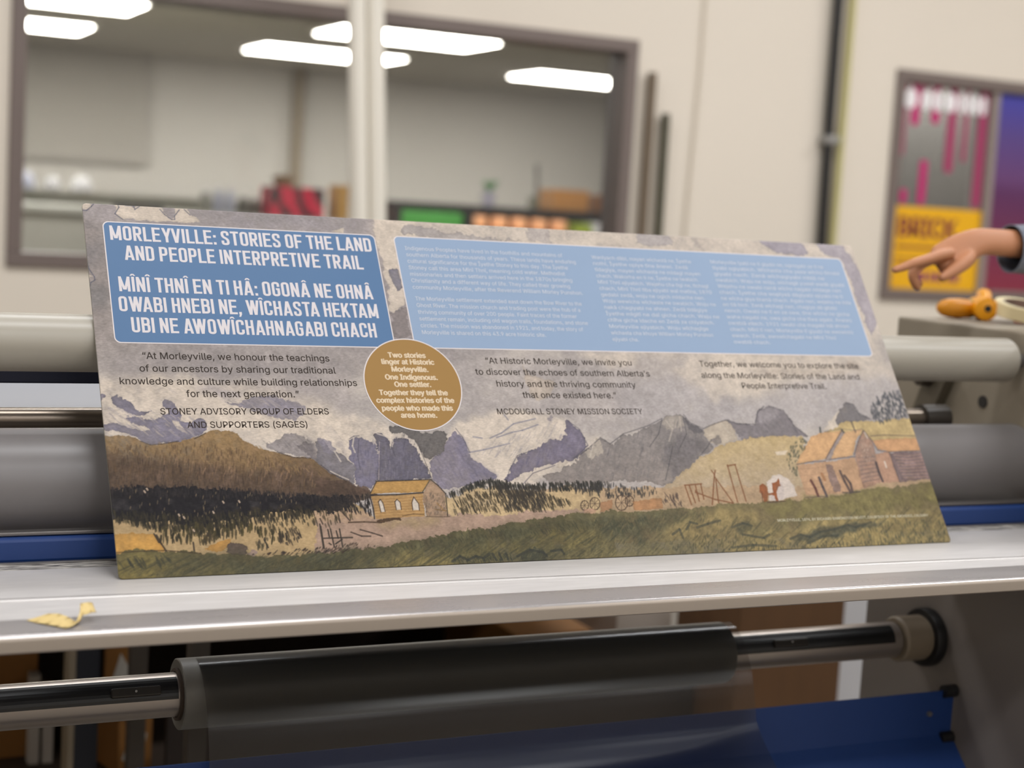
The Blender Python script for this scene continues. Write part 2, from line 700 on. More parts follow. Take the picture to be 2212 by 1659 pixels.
obj('cable', tb([(3.850, 3.965, 0.05), (3.850, 3.965, 1.3), (3.840, 3.965, 1.9), (3.833, 3.965, 3.8)], 0.023, 14), M_black, bp, smooth=40)
obj('clamp', bx(3.808, 3.886, 3.935, 3.999, 1.765, 1.80, bev=.006), mat('grey_clamp', (150, 148, 145), 0.4, metal=0.3), bp)
yc = settle(obj('conduit', tb([(3.915, 3.975, 0.05), (3.915, 3.975, 1.35), (3.920, 3.975, 2.4), (3.922, 3.975, 3.8)], 0.016, 12), mat('yellow_green_conduit', (196, 188, 128), 0.5), smooth=40))
tag(yc, 'thin yellow-green conduit running up the wall beside the black cable', 'conduit')
wc = settle(obj('wall_shade_line', tb([(3.165, 3.99, 0.0), (3.165, 3.99, 1.35), (3.185, 3.99, 2.0), (3.19, 3.99, 3.8)], 0.005, 8), mat('shade_line_tan', (214, 203, 187), 0.6), smooth=40))  # faint shade on the wall, put in as a thin tan strip
tag(wc, 'thin tan strip put in for a faint line of shade down the bare cream wall', 'cable')

# posters and lettering stuck to the second window (glass face at y 4.025)
M_yel = mat('yellow_poster_paper', (244, 182, 4), 0.5, var=0.02)
M_mar = mat('maroon_ink', (126, 38, 52), 0.5)
yp = thing('wall_poster', 'yellow poster with big maroon letters low in the right window', 'poster', (4.54, 4.02, 1.152))
obj('sheet', bx(4.268, 4.776, 4.018, 4.0245, 1.153, 1.525), M_yel, yp)


def onglass(yy):
    return lambda par: (lambda u, v, e=0: tuple(parent_world(par).inverted() @ Vector((u, yy - e * 5, v))))


lettering('lettering', [('BRICK', 4.30, 4.64, 1.39, .092)], M_mar, yp, onglass(4.0175)(yp), bold=.035)
bm = bmesh.new()
for x0, x1, z0, z1 in ((4.30, 4.60, 1.336, 1.348), (4.30, 4.56, 1.285, 1.292), (4.30, 4.50, 1.262, 1.268)):
    box(bm, x0, x1, 4.0165, 4.0179, z0, z1)
obj('small_print', bm, M_mar, yp)
bm = bmesh.new()
for k, (x, wd) in enumerate(((4.43, .05), (4.495, .03), (4.535, .05), (4.60, .022), (4.632, .04))):
    box(bm, x, x + wd, 4.0165, 4.0179, 1.19, 1.232)
obj('lower_letters', bm, mat('violet_ink', (140, 60, 96), 0.5), yp)

dr = thing('window_decal', 'magenta dripping paint decal on the right window', 'decal', (4.5, 4.02, 1.53))
M_pink = mat('magenta_vinyl', (196, 20, 112), 0.5)
M_pinkd = mat('dusky_pink_vinyl', (166, 56, 100), 0.5)
for x0, x1, zb, zt, mm in ((4.262, 4.30, 1.745, 2.07, M_pinkd), (4.325, 4.37, 1.885, 2.07, M_pink), (4.38, 4.41, 2.01, 2.07, M_pinkd), (4.44, 4.485, 1.90, 2.07, M_pink), (4.535, 4.585, 1.685, 2.07, M_pinkd), (4.63, 4.655, 1.74, 2.07, M_pinkd), (4.715, 4.765, 1.535, 2.07, M_pinkd), (4.40, 4.44, 1.535, 1.735, M_pink), (4.30, 4.335, 1.535, 1.60, M_pink)):
    r = (x1 - x0) / 2
    pts = [(x0, zt), (x0, zb + r)] + [(x0 + r - r * math.cos(a), zb + r - r * math.sin(a)) for a in [math.pi * k / 8 for k in range(1, 8)]] + [(x1, zb + r), (x1, zt)]
    obj('drip', prism_y(bmesh.new(), pts, 4.021, 4.0245), mm, dr)
wl = thing('window_lettering', 'row of rounded white letters across the top of the right window', 'lettering', (4.5, 4.018, 1.96))
for x, rx, kind in ((4.312, .036, 'disc'), (4.402, .027, 'ring'), (4.466, .027, 'ring'), (4.540, .031, 'disc'), (4.602, .018, 'ring'), (4.648, .018, 'ring'), (4.692, .017, 'disc'), (4.734, .016, 'ring')):
    z = 2.003 + (x - 4.3) * .0
    bm = bmesh.new()
    n = 28
    rz = .045
    if kind == 'disc':
        prism_y(bm, [(x + rx * math.cos(2 * math.pi * k / n), z + rz * math.sin(2 * math.pi * k / n)) for k in range(n)], 4.0175, 4.021)
    else:
        o_ = [[bm.verts.new((x + rx * s * math.cos(2 * math.pi * k / n), yy, z + rz * s * math.sin(2 * math.pi * k / n))) for k in range(n)] for s, yy in ((1, 4.0175), (.2, 4.0175), (.2, 4.021), (1, 4.021))]
        for i in range(4):
            a, b = o_[i], o_[(i + 1) % 4]
            for k in range(n):
                bm.faces.new((a[k], a[(k + 1) % n], b[(k + 1) % n], b[k]))
    obj('letter', bm, mat('white_vinyl', (250, 246, 248), 0.5), wl)

M_purp = bpy.data.materials.new('purple_banner_print')
M_purp.use_nodes = True
nt = M_purp.node_tree
tcn = nt.nodes.new('ShaderNodeTexCoord')
sp = nt.nodes.new('ShaderNodeSeparateXYZ')
cr_ = nt.nodes.new('ShaderNodeValToRGB')
nt.links.new(tcn.outputs['Object'], sp.inputs[0])
mrn = nt.nodes.new('ShaderNodeMapRange')
mrn.inputs['From Min'].default_value = 0.0
mrn.inputs['From Max'].default_value = 0.95
nt.links.new(sp.outputs['Z'], mrn.inputs['Value'])
nt.links.new(mrn.outputs['Result'], cr_.inputs[0])
e = cr_.color_ramp.elements
e[0].position = 0.0
e[0].color = lin((140, 42, 66)) + (1,)
e[1].position = 1.0
e[1].color = lin((58, 66, 172)) + (1,)
for pos, c in ((.25, (112, 40, 76)), (.48, (92, 40, 92)), (.55, (104, 62, 116)), (.75, (88, 66, 136))):
    k = e.new(pos)
    k.color = lin(c) + (1,)
nt.links.new(cr_.outputs[0], nt.nodes['Principled BSDF'].inputs['Base Color'])
nt.nodes['Principled BSDF'].inputs['Roughness'].default_value = 0.5
pb = settle(obj('banner', bx(4.816, 6.44, 4.012, 4.0245, 1.16, 2.07), M_purp))
tag(pb, 'blue to purple to crimson banner filling the right part of the right window', 'banner')

# ------------------------------------------------------------------ things in the room beyond the glass
M_lit = mat('lit_diffuser', (255, 250, 240), 0.6, emit=(255, 250, 240), estr=26.0)
M_hous = mat('white_fixture', (225, 222, 215), 0.5)
WHERE = {(0, 0): 'lit ceiling panel nearest the upper left corner beyond the window', (0, 1): 'lit ceiling panel at the left end of the far row beyond the window', (1, 0): 'lit ceiling panel of the near row, cut by the white column', (1, 1): 'lit ceiling panel of the far row, left of the white column', (2, 1): 'lit ceiling panel at the right end of the window', (2, 0): 'lit ceiling panel of the near row hidden past the window edge'}
proto = None
for i, cx in enumerate((1.34, 3.83, 6.21)):
    for j, cy in enumerate((8.98, 10.78)):
        if (i, j) == (2, 0):
            continue
        if proto is None:
            proto = thing('ceiling_light', '', 'ceiling light', (cx, cy, 2.6))
            obj('housing', bx(cx - .62, cx + .62, cy - .36, cy + .36, 2.575, 2.602), M_hous, proto)
            obj('diffuser', bx(cx - .58, cx + .58, cy - .31, cy + .31, 2.565, 2.576), M_lit, proto)
            o = proto
        else:
            o = proto.copy()
            COL.objects.link(o)
            o.location = (cx, cy, 2.6)
            for ch in list(proto.children):
                c = ch.copy()
                COL.objects.link(c)
                c.parent = o
        o['label'] = WHERE[(i, j)]
        o['group'] = 'ceiling lights in the far room'

M_green = mat('green_plastic', (62, 146, 52), 0.5)
M_orange = mat('pale_orange_lid', (248, 176, 120), 0.4)
M_card = mat('brown_cardboard', (178, 122, 58), 0.8, var=0.1, vscale=12)
M_wood = mat('tan_wood', (186, 128, 62), 0.6, var=0.12, vscale=20, stretch=(1, 8, 8))
M_wht = mat('white_board', (225, 222, 220), 0.6)
bc = thing('black_shelf_unit', 'black shelf unit standing behind the wide window, right of the column', 'shelf unit', (3.5, 6.7, 0))
obj('top_board', bx(2.83, 4.35, 6.585, 7.0, 1.385, 1.42, bev=.004), M_black, bc)
for x in (2.83, 3.262, 4.32):
    obj('upright', bx(x, x + .03, 6.45, 7.0, 0, 1.385), M_black, bc)
obj('shelf_board', bx(2.86, 4.32, 6.46, 7.0, 1.08, 1.11), M_black, bc)
obj('back_board', bx(2.86, 4.32, 6.98, 7.0, 0, 1.385), M_black, bc)
gb = settle(obj('storage_bin', bx(2.872, 3.25, 6.5, 6.9, 1.11, 1.37, bev=.012), M_green))
tag(gb, 'bright green bin in the left bay of the black shelf unit', 'bin')
pj = None
for k in range(5):
    x = 3.355 + k * .128
    lab = 'peach-lidded jar %s on the black shelf unit' % ['next to the green bin', 'second from the green bin', 'in the middle of the row', 'fourth from the green bin', 'at the right end of the row'][k]
    if pj is None:
        pj = thing('jar', lab, 'jar', (x, 6.525, 1.11), group='row of peach jars on the black shelf')
        obj('body', lt([(1.11, .045), (1.115, .05), (1.26, .05), (1.29, .045), (1.30, .045)], 'Z', (x, 6.525, 0), 28), mat('amber_jar', (244, 150, 84), 0.3), pj, smooth=40)
        obj('lid', lt([(1.30, .05), (1.355, .05), (1.362, .045)], 'Z', (x, 6.525, 0), 28), M_orange, pj, smooth=40)
    else:
        o = pj.copy()
        COL.objects.link(o)
        o.location = (x, 6.525, 1.11)
        o['label'] = lab
        for ch in list(pj.children):
            c = ch.copy()
            COL.objects.link(c)
            c.parent = o
yb = settle(obj('carton', bx(3.965, 4.075, 6.5, 6.62, 1.11, 1.352, bev=.004), mat('lime_carton', (150, 168, 40), 0.5)))
tag(yb, 'small yellow-green carton right of the peach jars', 'carton')
wb_ = settle(obj('carton', bx(4.085, 4.24, 6.5, 6.7, 1.11, 1.36, bev=.004), M_wht))
tag(wb_, 'small white carton at the right end of the black shelf unit', 'carton')
cb = settle(obj('crate', bx(3.915, 4.15, 6.7, 6.9, 1.42, 1.545, bev=.006), M_wood))
tag(cb, 'larger tan wooden crate on top of the black shelf unit', 'crate')
cb = settle(obj('crate', bx(4.215, 4.29, 6.7, 6.85, 1.42, 1.53, bev=.006), mat('brown_wood', (140, 92, 52), 0.6)))
tag(cb, 'small brown box standing right of the tan crate', 'box')
pp = thing('potted_plant', 'small green plant in a pale pot on the black shelf unit', 'potted plant', (3.5, 6.72, 1.42))
obj('pot', lt([(1.42, .03), (1.50, .042), (1.495, .038)], 'Z', (3.5, 6.72, 0), 20), mat('lilac_pot', (170, 165, 178), 0.5), pp, smooth=40)
bm = bmesh.new()
random.seed(4)
for k in range(26):
    a, l = random.uniform(0, 6.28), random.uniform(.03, .06)
    bm2 = [Vector((3.5, 6.72, 1.495)), Vector((3.5 + l * .6 * math.cos(a), 6.72 + l * .6 * math.sin(a), 1.53 + l * .3)), Vector((3.5 + l * math.cos(a + .2), 6.72 + l * math.sin(a + .2), 1.515 + l))]
    tube(bm, bm2, [.003, .012, .002], 6)
obj('foliage', bm, mat('leaf_green', (104, 150, 104), 0.5), pp, smooth=60)
jb = settle(obj('cup', lt([(1.42, .026), (1.49, .032)], 'Z', (3.79, 6.72, 0), 20), mat('grey_olive_cup', (120, 118, 100), 0.5), smooth=40))
tag(jb, 'small grey cup between the plant and the tan crate', 'cup')
ps = thing('desk_stand', 'thin grey stand rising behind the tan crate', 'stand', (3.93, 6.95, 1.42))
obj('pole', tb([(3.93, 6.95, 1.42), (3.915, 6.95, 1.69)], .012, 12), mat('grey_metal', (120, 118, 112), 0.5), ps)
obj('base', lt([(1.42, .04), (1.43, .04)], 'Z', (3.93, 6.95, 0), 20), MATS['grey_metal'], ps)
nt_ = settle(obj('paper_note', bx(4.45, 4.68, 12.785, 12.799, 0, .2), mat('pinkish_paper', (200, 160, 150), 0.7)))
nt_.location = (7.72, 12.79, 1.78)
tag(nt_, 'small pinkish notice on the far wall above the tan crate', 'notice')

wt = thing('white_counter', 'pale counter along the far side of the room beyond the left part of the window', 'counter', (1.9, 7.4, 0))
obj('countertop', bx(0.6, 2.80, 6.95, 7.9, 1.25, 1.285, bev=.004), mat('pale_laminate', (190, 188, 176), 0.5), wt)
obj('front_panel', bx(0.65, 2.76, 7.0, 7.85, 0, 1.25), mat('greyish_panel', (176, 172, 160), 0.6), wt)
M_red = bpy.data.materials.new('red_black_print')
M_red.use_nodes = True
nt = M_red.node_tree
tcn = nt.nodes.new('ShaderNodeTexCoord')
nz = nt.nodes.new('ShaderNodeTexWave')
nz.bands_direction = 'DIAGONAL'
nz.inputs['Scale'].default_value = 4.0
nz.inputs['Distortion'].default_value = 6.0
rm = nt.nodes.new('ShaderNodeValToRGB')
rm.color_ramp.elements[0].color = lin((46, 18, 22)) + (1,)
rm.color_ramp.elements[1].color = lin((196, 22, 58)) + (1,)
rm.color_ramp.elements[0].position = .2
rm.color_ramp.elements[1].position = .55
nt.links.new(tcn.outputs['Object'], nz.inputs['Vector'])
nt.links.new(nz.outputs['Fac'], rm.inputs[0])
nt.links.new(rm.outputs[0], nt.nodes['Principled BSDF'].inputs['Base Color'])
rbx = settle(obj('box', bx(2.31, 2.615, 7.05, 7.3, 1.285, 1.462, bev=.004), M_red))
tag(rbx, 'red and black patterned box on the pale counter', 'box')
bk = thing('basket', 'small brown basket sitting on the red patterned box', 'basket', (2.40, 7.16, 1.462))
obj('bowl', lt([(1.462, .045), (1.50, .062), (1.52, .065), (1.515, .058), (1.475, .042)], 'Z', (2.40, 7.16, 0), 24), mat('wicker', (128, 100, 70), 0.8, var=.2, vscale=60), bk, smooth=40)
obj('contents', lt([(1.50, .055), (1.53, .03)], 'Z', (2.40, 7.16, 0), 16), mat('dull_brown', (140, 118, 88), 0.8), bk, smooth=40)
tb_ = settle(obj('carton', bx(2.69, 2.765, 7.05, 7.2, 1.285, 1.49, bev=.004), mat('ochre_carton', (176, 132, 62), 0.7)))
tag(tb_, 'upright ochre carton on the pale counter beside the column', 'carton')
for k, (x, wd, hh, c, lab) in enumerate(((2.00, .05, .15, (138, 136, 126), 'olive grey bottle at the left of the bottle row'), (2.075, .05, .165, (166, 168, 182), 'pale blue bottle second in the row'), (2.145, .05, .165, (176, 178, 190), 'lightest blue bottle third in the row'), (2.225, .055, .13, (112, 110, 100), 'dark squat bottle fourth in the row'), (2.30 - .01, .045, .12, (120, 116, 104), 'dark squat bottle nearest the red box'))):
    bt = thing('bottle', lab + ' on the pale counter', 'bottle', (x, 7.35, 1.285), group='bottles on the pale counter')
    mm = mat('bottle_%d' % k, c, 0.35)
    obj('body', lt([(1.285, wd * .5), (1.29, wd * .55), (1.285 + hh * .7, wd * .55), (1.285 + hh * .8, wd * .3)], 'Z', (x, 7.35, 0), 20), mm, bt, smooth=40)
    obj('cap', lt([(1.285 + hh * .8, wd * .3), (1.285 + hh, wd * .3)], 'Z', (x, 7.35, 0), 16), M_wht, bt, smooth=40)
fc = thing('far_cabinet', 'grey cabinet standing against the far wall beyond the left of the window', 'cabinet', (1.5, 9.3, 0))
obj('body', bx(1.0, 2.9, 9.0, 9.6, 0, 1.335, bev=.01), mat('grey_green_cabinet', (158, 158, 146), 0.5), fc)
obj('top', bx(.98, 2.92, 8.98, 9.62, 1.335, 1.36), mat('grey_top', (170, 168, 158), 0.5), fc)
for k, (x, ww, hh, c, lab) in enumerate(((1.27, .10, .11, (140, 143, 160), 'leftmost, bluish white bag on the far cabinet'), (1.44, .09, .09, (158, 158, 162), 'middle white bag on the far cabinet'), (1.63, .12, .10, (164, 164, 168), 'rightmost, largest white bag on the far cabinet'))):
    bm = lt([(1.36, ww * .5), (1.365, ww * .6), (1.36 + hh * .6, ww * .55), (1.36 + hh, ww * .25)], 'Z', (x, 9.15, 0), 20)
    o = settle(obj('bag', bm, mat('bag_%d' % k, c, 0.6), smooth=60))
    tag(o, lab, 'bag', 'white bags on the far cabinet')
dk = settle(obj('monitor', bx(1.33, 1.585, 6.6, 6.64, 0.95, 1.325, bev=.006), mat('charcoal', (60, 58, 58), 0.5)))
mon = thing('computer_desk', 'low desk beyond the window, just behind the top left corner of the sign', 'desk', (1.45, 6.7, 0))
obj('desktop', bx(1.0, 2.0, 6.4, 6.94, .915, .945, bev=.004), mat('pale_laminate', (190, 188, 176), 0.5), mon)
for x in (1.03, 1.95):
    obj('leg', bx(x, x + .03, 6.42, 6.92, 0, .915), MATS['grey_metal'], mon)
dk.location.z = .945
dk.data.transform(Matrix.Scale(1.0, 4))
tag(dk, 'dark flat monitor edge just above the top left of the sign', 'monitor')
pt = struct('wall_partition', bx(5.1, 8.6, 5.7, 5.8, 0, 2.6), mat('dim_grey_partition', (84, 80, 74), 0.7, var=.15, vscale=2))
cbn = thing('dark_cabinet', 'dark cabinet seen through the pink decal of the right window', 'cabinet', (4.95, 5.4, 0))
obj('body', bx(4.65, 5.12, 5.2, 5.6, 0, 1.70), mat('dark_cabinet_paint', (52, 54, 60), 0.5), cbn)
obj('top', bx(4.63, 5.14, 5.18, 5.62, 1.70, 1.78), mat('grey_cabinet_top', (120, 118, 112), 0.5), cbn)
# ------------------------------------------------------------------ the laminating machine
lam = thing('laminator', 'wide roller laminating machine with an aluminium bed, in the foreground', 'laminating machine', (0.4, 0.15, 0))
M_alu = mat('brushed_aluminium', (206, 202, 200), 0.42, metal=0.25, var=0.15, vscale=14, stretch=(1.2, 16, 16), rvar=0.08, bump=.04, bscale=40)
M_alu2 = mat('smooth_aluminium', (182, 177, 176), 0.28, metal=0.6, var=0.05, vscale=6, stretch=(1, 6, 6), rvar=.05)
M_face = mat('anodised_edge', (172, 160, 148), 0.42, metal=0.35, var=0.04, vscale=5)
M_worn = bpy.data.materials.new('worn_black_strip')
M_worn.use_nodes = True
nt = M_worn.node_tree
tcn = nt.nodes.new('ShaderNodeTexCoord')
mp = nt.nodes.new('ShaderNodeMapping')
mp.inputs['Scale'].default_value = (14, 160, 60)
nz = nt.nodes.new('ShaderNodeTexNoise')
nz.inputs['Scale'].default_value = 2.0
nz.inputs['Detail'].default_value = 8
rm = nt.nodes.new('ShaderNodeValToRGB')
rm.color_ramp.elements[0].position = .44
rm.color_ramp.elements[0].color = lin((62, 58, 56)) + (1,)
rm.color_ramp.elements[1].position = .56
rm.color_ramp.elements[1].color = lin((205, 200, 192)) + (1,)
nt.links.new(tcn.outputs['Object'], mp.inputs['Vector'])
nt.links.new(mp.outputs['Vector'], nz.inputs['Vector'])
nt.links.new(nz.outputs['Fac'], rm.inputs[0])
nt.links.new(rm.outputs[0], nt.nodes['Principled BSDF'].inputs['Base Color'])
nt.nodes['Principled BSDF'].inputs['Roughness'].default_value = .5
BX0, BX1 = -0.95, 1.86


def gy(x):                       # the groove runs slightly off square
    return -0.0657 - 0.0277 * x


bed = obj('bed', prism_z(bmesh.new(), [(BX0, .068), (BX0, gy(BX0) + .0022), (BX1, gy(BX1) + .0022), (BX1, .068)], .936, .950), M_alu, lam)
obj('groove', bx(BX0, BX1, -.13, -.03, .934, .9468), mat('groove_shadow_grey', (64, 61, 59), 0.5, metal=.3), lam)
bm = bmesh.new()
# front strip with a rounded lip along the groove
prof0 = [(0, .9362), (0, .9486), (-.0012, .9503), (-.0060, .9506), (-.0072, .9496), (-.0076, .9484), (-.0104, .9484), (-.0112, .9496)]
a = [bm.verts.new((BX0, gy(BX0) - .0016 + y, z)) for y, z in prof0] + [bm.verts.new((BX0, -.1457, .9495)), bm.verts.new((BX0, -.1457, .9362))]
b = [bm.verts.new((BX1, gy(BX1) - .0016 + y, z)) for y, z in prof0] + [bm.verts.new((BX1, -.1457, .9495)), bm.verts.new((BX1, -.1457, .9362))]
for k in range(len(a)):
    bm.faces.new((a[k], a[(k + 1) % len(a)], b[(k + 1) % len(a)], b[k]))
bm.faces.new(a[::-1])
bm.faces.new(b)
obj('bed_front_strip', bm, M_alu, lam)
arc = []
for k in range(9):
    t = math.radians(90 + 90 * k / 8)
    arc.append((-.197 + .006 * math.cos(t), .9420 + .006 * math.sin(t)))
fr = [(-.1457, .9362), (-.1457, .9494)] + arc + [(-.203, .9315), (-.2015, .930), (-.198, .930), (-.198, .9362)]
obj('front_lip', prism_x(bmesh.new(), fr[:2] + arc[:5] + [(-.1985, .9362)], BX0, BX1), M_alu2, lam, smooth=25)
obj('front_edge', prism_x(bmesh.new(), [(-.1985, .9366)] + arc[4:] + fr[-4:], BX0, BX1), M_face, lam, smooth=25)
obj('worn_strip', bx(BX0, BX1, .0682, .094, .94, .9503), M_worn, lam)
obj('steel_rule', bx(BX0, 1.49, .094, .0985, .944, .9525), mat('steel', (150, 148, 148), 0.3, metal=.8), lam)
M_blue = mat('blue_powder_coat', (22, 55, 114), 0.5, var=.03)
obj('blue_rail', bx(BX0, 1.47, .101, .128, .9505, .979, bev=.004), M_blue, lam)
obj('rail_cap', bx(BX0, 1.47, .112, .128, .980, .9845, bev=.001), mat('dull_steel', (120, 116, 114), 0.35, metal=.7), lam)
M_grey = mat('grey_rubber_roller', (120, 116, 116), 0.38, var=.03, vscale=4)
RL = -0.95
mr_ = obj('main_roller', lt([(RL, .0655), (RL + .003, .0667), (1.487, .0667), (1.49, .065)], 'X', (0, .2, 1.027), 96), M_grey, lam, smooth=30)
obj('end_cap', lt([(1.49, .062), (1.497, .061), (1.499, .03), (1.4995, .02)], 'X', (0, .2, 1.027), 48), mat('white_nylon', (225, 222, 222), 0.4), mr_, smooth=30)
M_upper = mat('pale_silicone_roller', (168, 162, 150), 0.36, var=.02)
tr_ = obj('upper_roller', lt([(RL, .034), (RL + .002, .0356), (1.472, .0356), (1.475, .034)], 'X', (0, .2194, 1.1967), 80), M_upper, lam, smooth=30)
obj('axle', lt([(1.475, .012), (1.505, .012)], 'X', (0, .2194, 1.1967), 20), MATS['steel'], tr_, smooth=30)
gb_ = obj('guide_bar', lt([(RL, .0155), (1.37, .0155)], 'X', (0, .292, 1.0915), 40), mat('worn_steel_bar', (132, 120, 108), 0.28, metal=.75, var=.12, vscale=5, stretch=(1, 1, 1)), lam, smooth=40)
obj('bar_collar', lt([(1.37, .022), (1.42, .022)], 'X', (0, .292, 1.0915), 24), mat('dark_collar', (58, 52, 46), 0.4), gb_, smooth=40)
obj('nip_guard', bx(RL, 1.28, .285, .30, 1.1385, 1.158, bev=.002), mat('navy_guard', (36, 42, 66), 0.5, var=.2, vscale=30, stretch=(1, 4, 4)), lam)
obj('guard_edge', bx(RL, 1.28, .2845, .2865, 1.1582, 1.1605), MATS['steel'], lam)
M_case = mat('putty_grey_casing', (142, 132, 116), 0.5, var=.03)
hs = obj('side_housing', bx(1.5055, 1.86, -.19, .537, .951, 1.243, bev=.004), M_case, lam)
obj('hole', lt([(1.5035, .0105), (1.5058, .0105)], 'X', (0, .297, 1.118), 24), M_black, hs)
bm = bmesh.new()
bx_ = [(.452, 1.085), (.40, 1.085), (.365, 1.16), (.42, 1.16)]
prism_x(bm, bx_, 1.485, 1.5055)
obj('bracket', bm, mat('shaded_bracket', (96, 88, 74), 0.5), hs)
obj('bracket_knob', lt([(1.46, .008), (1.462, .014), (1.505, .016)], 'X', (0, .415, 1.145), 24), M_dark, hs, smooth=30)
prism = bmesh.new()
prism_x(prism, [(.02, .951), (.15, 1.20), (.10, 1.243), (-.1, .951)], 1.485, 1.505)
obj('gusset', prism, M_case, hs)
# left housing, out of the frame, carries the other ends of the rollers
obj('side_housing', bx(-1.25, -.953, -.19, .537, .951, 1.243, bev=.004), M_case, lam)
# stand
M_stand = mat('taupe_stand_paint', (124, 116, 110), 0.6, var=.05, vscale=3)
st = obj('stand_plate', bx(1.34, 1.365, -.18, .352, .02, .930, bev=.003), M_stand, lam)
obj('stand_plate', bx(-.98, -.955, -.18, .352, .02, .930, bev=.003), M_stand, lam)
for x in (1.352, -.967):
    obj('foot', bx(x - .03, x + .03, -.24, .40, 0, .03, bev=.004), M_black, lam)
for (y, z) in ((-.06, .875), (.30, .60)):
    obj('bolt', lt([(1.336, .007), (1.3405, .008)], 'X', (0, y, z), 16), M_black, st)
# blue film tray across the stand
ty = obj('film_tray', bx(-.955, 1.338, .118, .1205, .612, .684, bev=.0008), M_blue, lam)
M_blue2 = M_blue
bm = prism_x(bmesh.new(), [(.1205, .6125), (.118, .6125), (-.06, .4345), (-.058, .433), (.1205, .610)], -.955, 1.338)
obj('tray_lip', bm, M_blue2, ty)
for z in (.683, .608):
    obj('tray_hinge', lt([(1.315, .010), (1.338, .010)], 'X', (0, .117, z), 20), M_black, ty, smooth=30)
sc_ = obj('screw', lt([(.1145, .004), (.1182, .005)], 'Y', (1.291, 0, .649), 16), MATS['steel'], ty)
# film supply shaft
M_shaft = mat('dark_chrome_shaft', (172, 162, 154), 0.34, metal=.75, var=.06, vscale=5)
SY, SZ = .19, .7505
sh = obj('supply_shaft', lt([(-.95, .0282), (1.265, .0282)], 'X', (0, SY, SZ), 56), M_shaft, lam, smooth=30)
obj('collar', lt([(1.270, .0335), (1.274, .036), (1.320, .036), (1.323, .034)], 'X', (0, SY, SZ), 40), mat('tan_collar', (140, 126, 108), 0.5), sh, smooth=30)
obj('flange', lt([(1.322, .0455), (1.325, .047), (1.338, .047)], 'X', (0, SY, SZ), 40), M_black, sh, smooth=30)
# dark reflection on the shaft put in as black bands, latches on top
ang = math.radians(128)
fy, fz = SY + .0262 * math.cos(ang + math.pi / 2 - .35), SZ + .0262 * math.sin(ang + .1)
for x0, x1 in ((-.95, .115), (.95, 1.25)):
    pr = []
    for k in range(9):
        t = math.radians(112 + 62 * k / 8)
        pr.append((SY + .0288 * math.cos(t), SZ + .0288 * math.sin(t)))
    for k in range(8, -1, -1):
        t = math.radians(112 + 62 * k / 8)
        pr.append((SY + .0270 * math.cos(t), SZ + .0270 * math.sin(t)))
    obj('reflection_band', prism_x(bmesh.new(), pr, x0, x1), mat('black_reflection', (16, 15, 16), 0.35), sh)
for x0 in (.03, 1.02):
    t = math.radians(150)
    bm = bx(0, .062, -.0035, .0035, -.006, .006, bev=.002)
    bm.transform(Matrix.Translation((x0, SY + .0305 * math.cos(t), SZ + .0305 * math.sin(t))) @ Matrix.Rotation(math.radians(-28), 4, 'X'))
    lv = obj('latch', bm, mat('dark_latch', (52, 48, 44), 0.35, metal=.4), sh)
    obj('latch_pin', lt([(0, .0016), (.0012, .0012)], 'Y', (x0 + .03, SY + .0305 * math.cos(t) - .0058, SZ + .0305 * math.sin(t) + .003), 12), MATS['steel'], lv)

# ------------------------------------------------------------------ roll of dark film on the shaft
rl = thing('film_roll', 'dark roll of laminating film on the shaft below the bed, with a loose sheer web', 'film roll', (.53, SY, SZ - .046))
M_film = mat('wound_dark_film', (112, 109, 103), 0.45, var=.03)
bm = bmesh.new()
ring_tube(bm, [(.121, .0330), (.1195, .0440), (.1205, .0454), (.943, .0454), (.944, .0440), (.9435, .0330)], 'X', (0, SY, SZ), 96)
obj('wound_film', bm, M_film, rl, smooth=30)
bm = bmesh.new()
ring_tube(bm, [(.117, .0292), (.117, .0333), (.9465, .0333), (.9465, .0292)], 'X', (0, SY, SZ), 64)
obj('core', bm, mat('dark_card_core', (72, 58, 48), 0.7), rl, smooth=30)
WEB = sheer('sheer_film', (.70, .69, .675), 0.20, .035, ior=1.37, film=(120, 116, 112))
prof = [(.19, .7968), (.172, .7935), (.155, .783), (.139, .7665), (.127, .748), (.118, .728), (.111, .706), (.106, .688), (.102, .672), (.097, .658), (.090, .642), (.081, .625), (.071, .606), (.060, .586), (.049, .566), (.040, .548), (.033, .532)]
fine = []
for i in range(len(prof) - 1):
    for k in range(3):
        t = k / 3
        fine.append((prof[i][0] * (1 - t) + prof[i + 1][0] * t, prof[i][1] * (1 - t) + prof[i + 1][1] * t))
fine.append(prof[-1])
bm = bmesh.new()
NX = 72
rows = []
for j, (y, z) in enumerate(fine):
    row = []
    for i in range(NX + 1):
        u = i / NX
        x = .142 + (.955 - .142) * u
        top = .622 + .045 * u * u + .012 * math.sin(u * 6.0 + .6)     # where the slack starts to belly out
        d = max(0.0, top - z)
        belly = -.35 * d * (1 - math.exp(-d / .03)) - .012 * math.exp(-((u - .55 - d * 1.5) / .12) ** 2) * min(1, d / .03)
        row.append(bm.verts.new((x + .25 * d * max(0, u - .2), y + belly, z)))
    rows.append(row)
for a, b in zip(rows, rows[1:]):
    for i in range(NX):
        bm.faces.new((a[i], a[i + 1], b[i + 1], b[i]))
wb2 = obj('film_web', bm, WEB, rl, smooth=60, label='loose sheer grey web hanging off the roll')

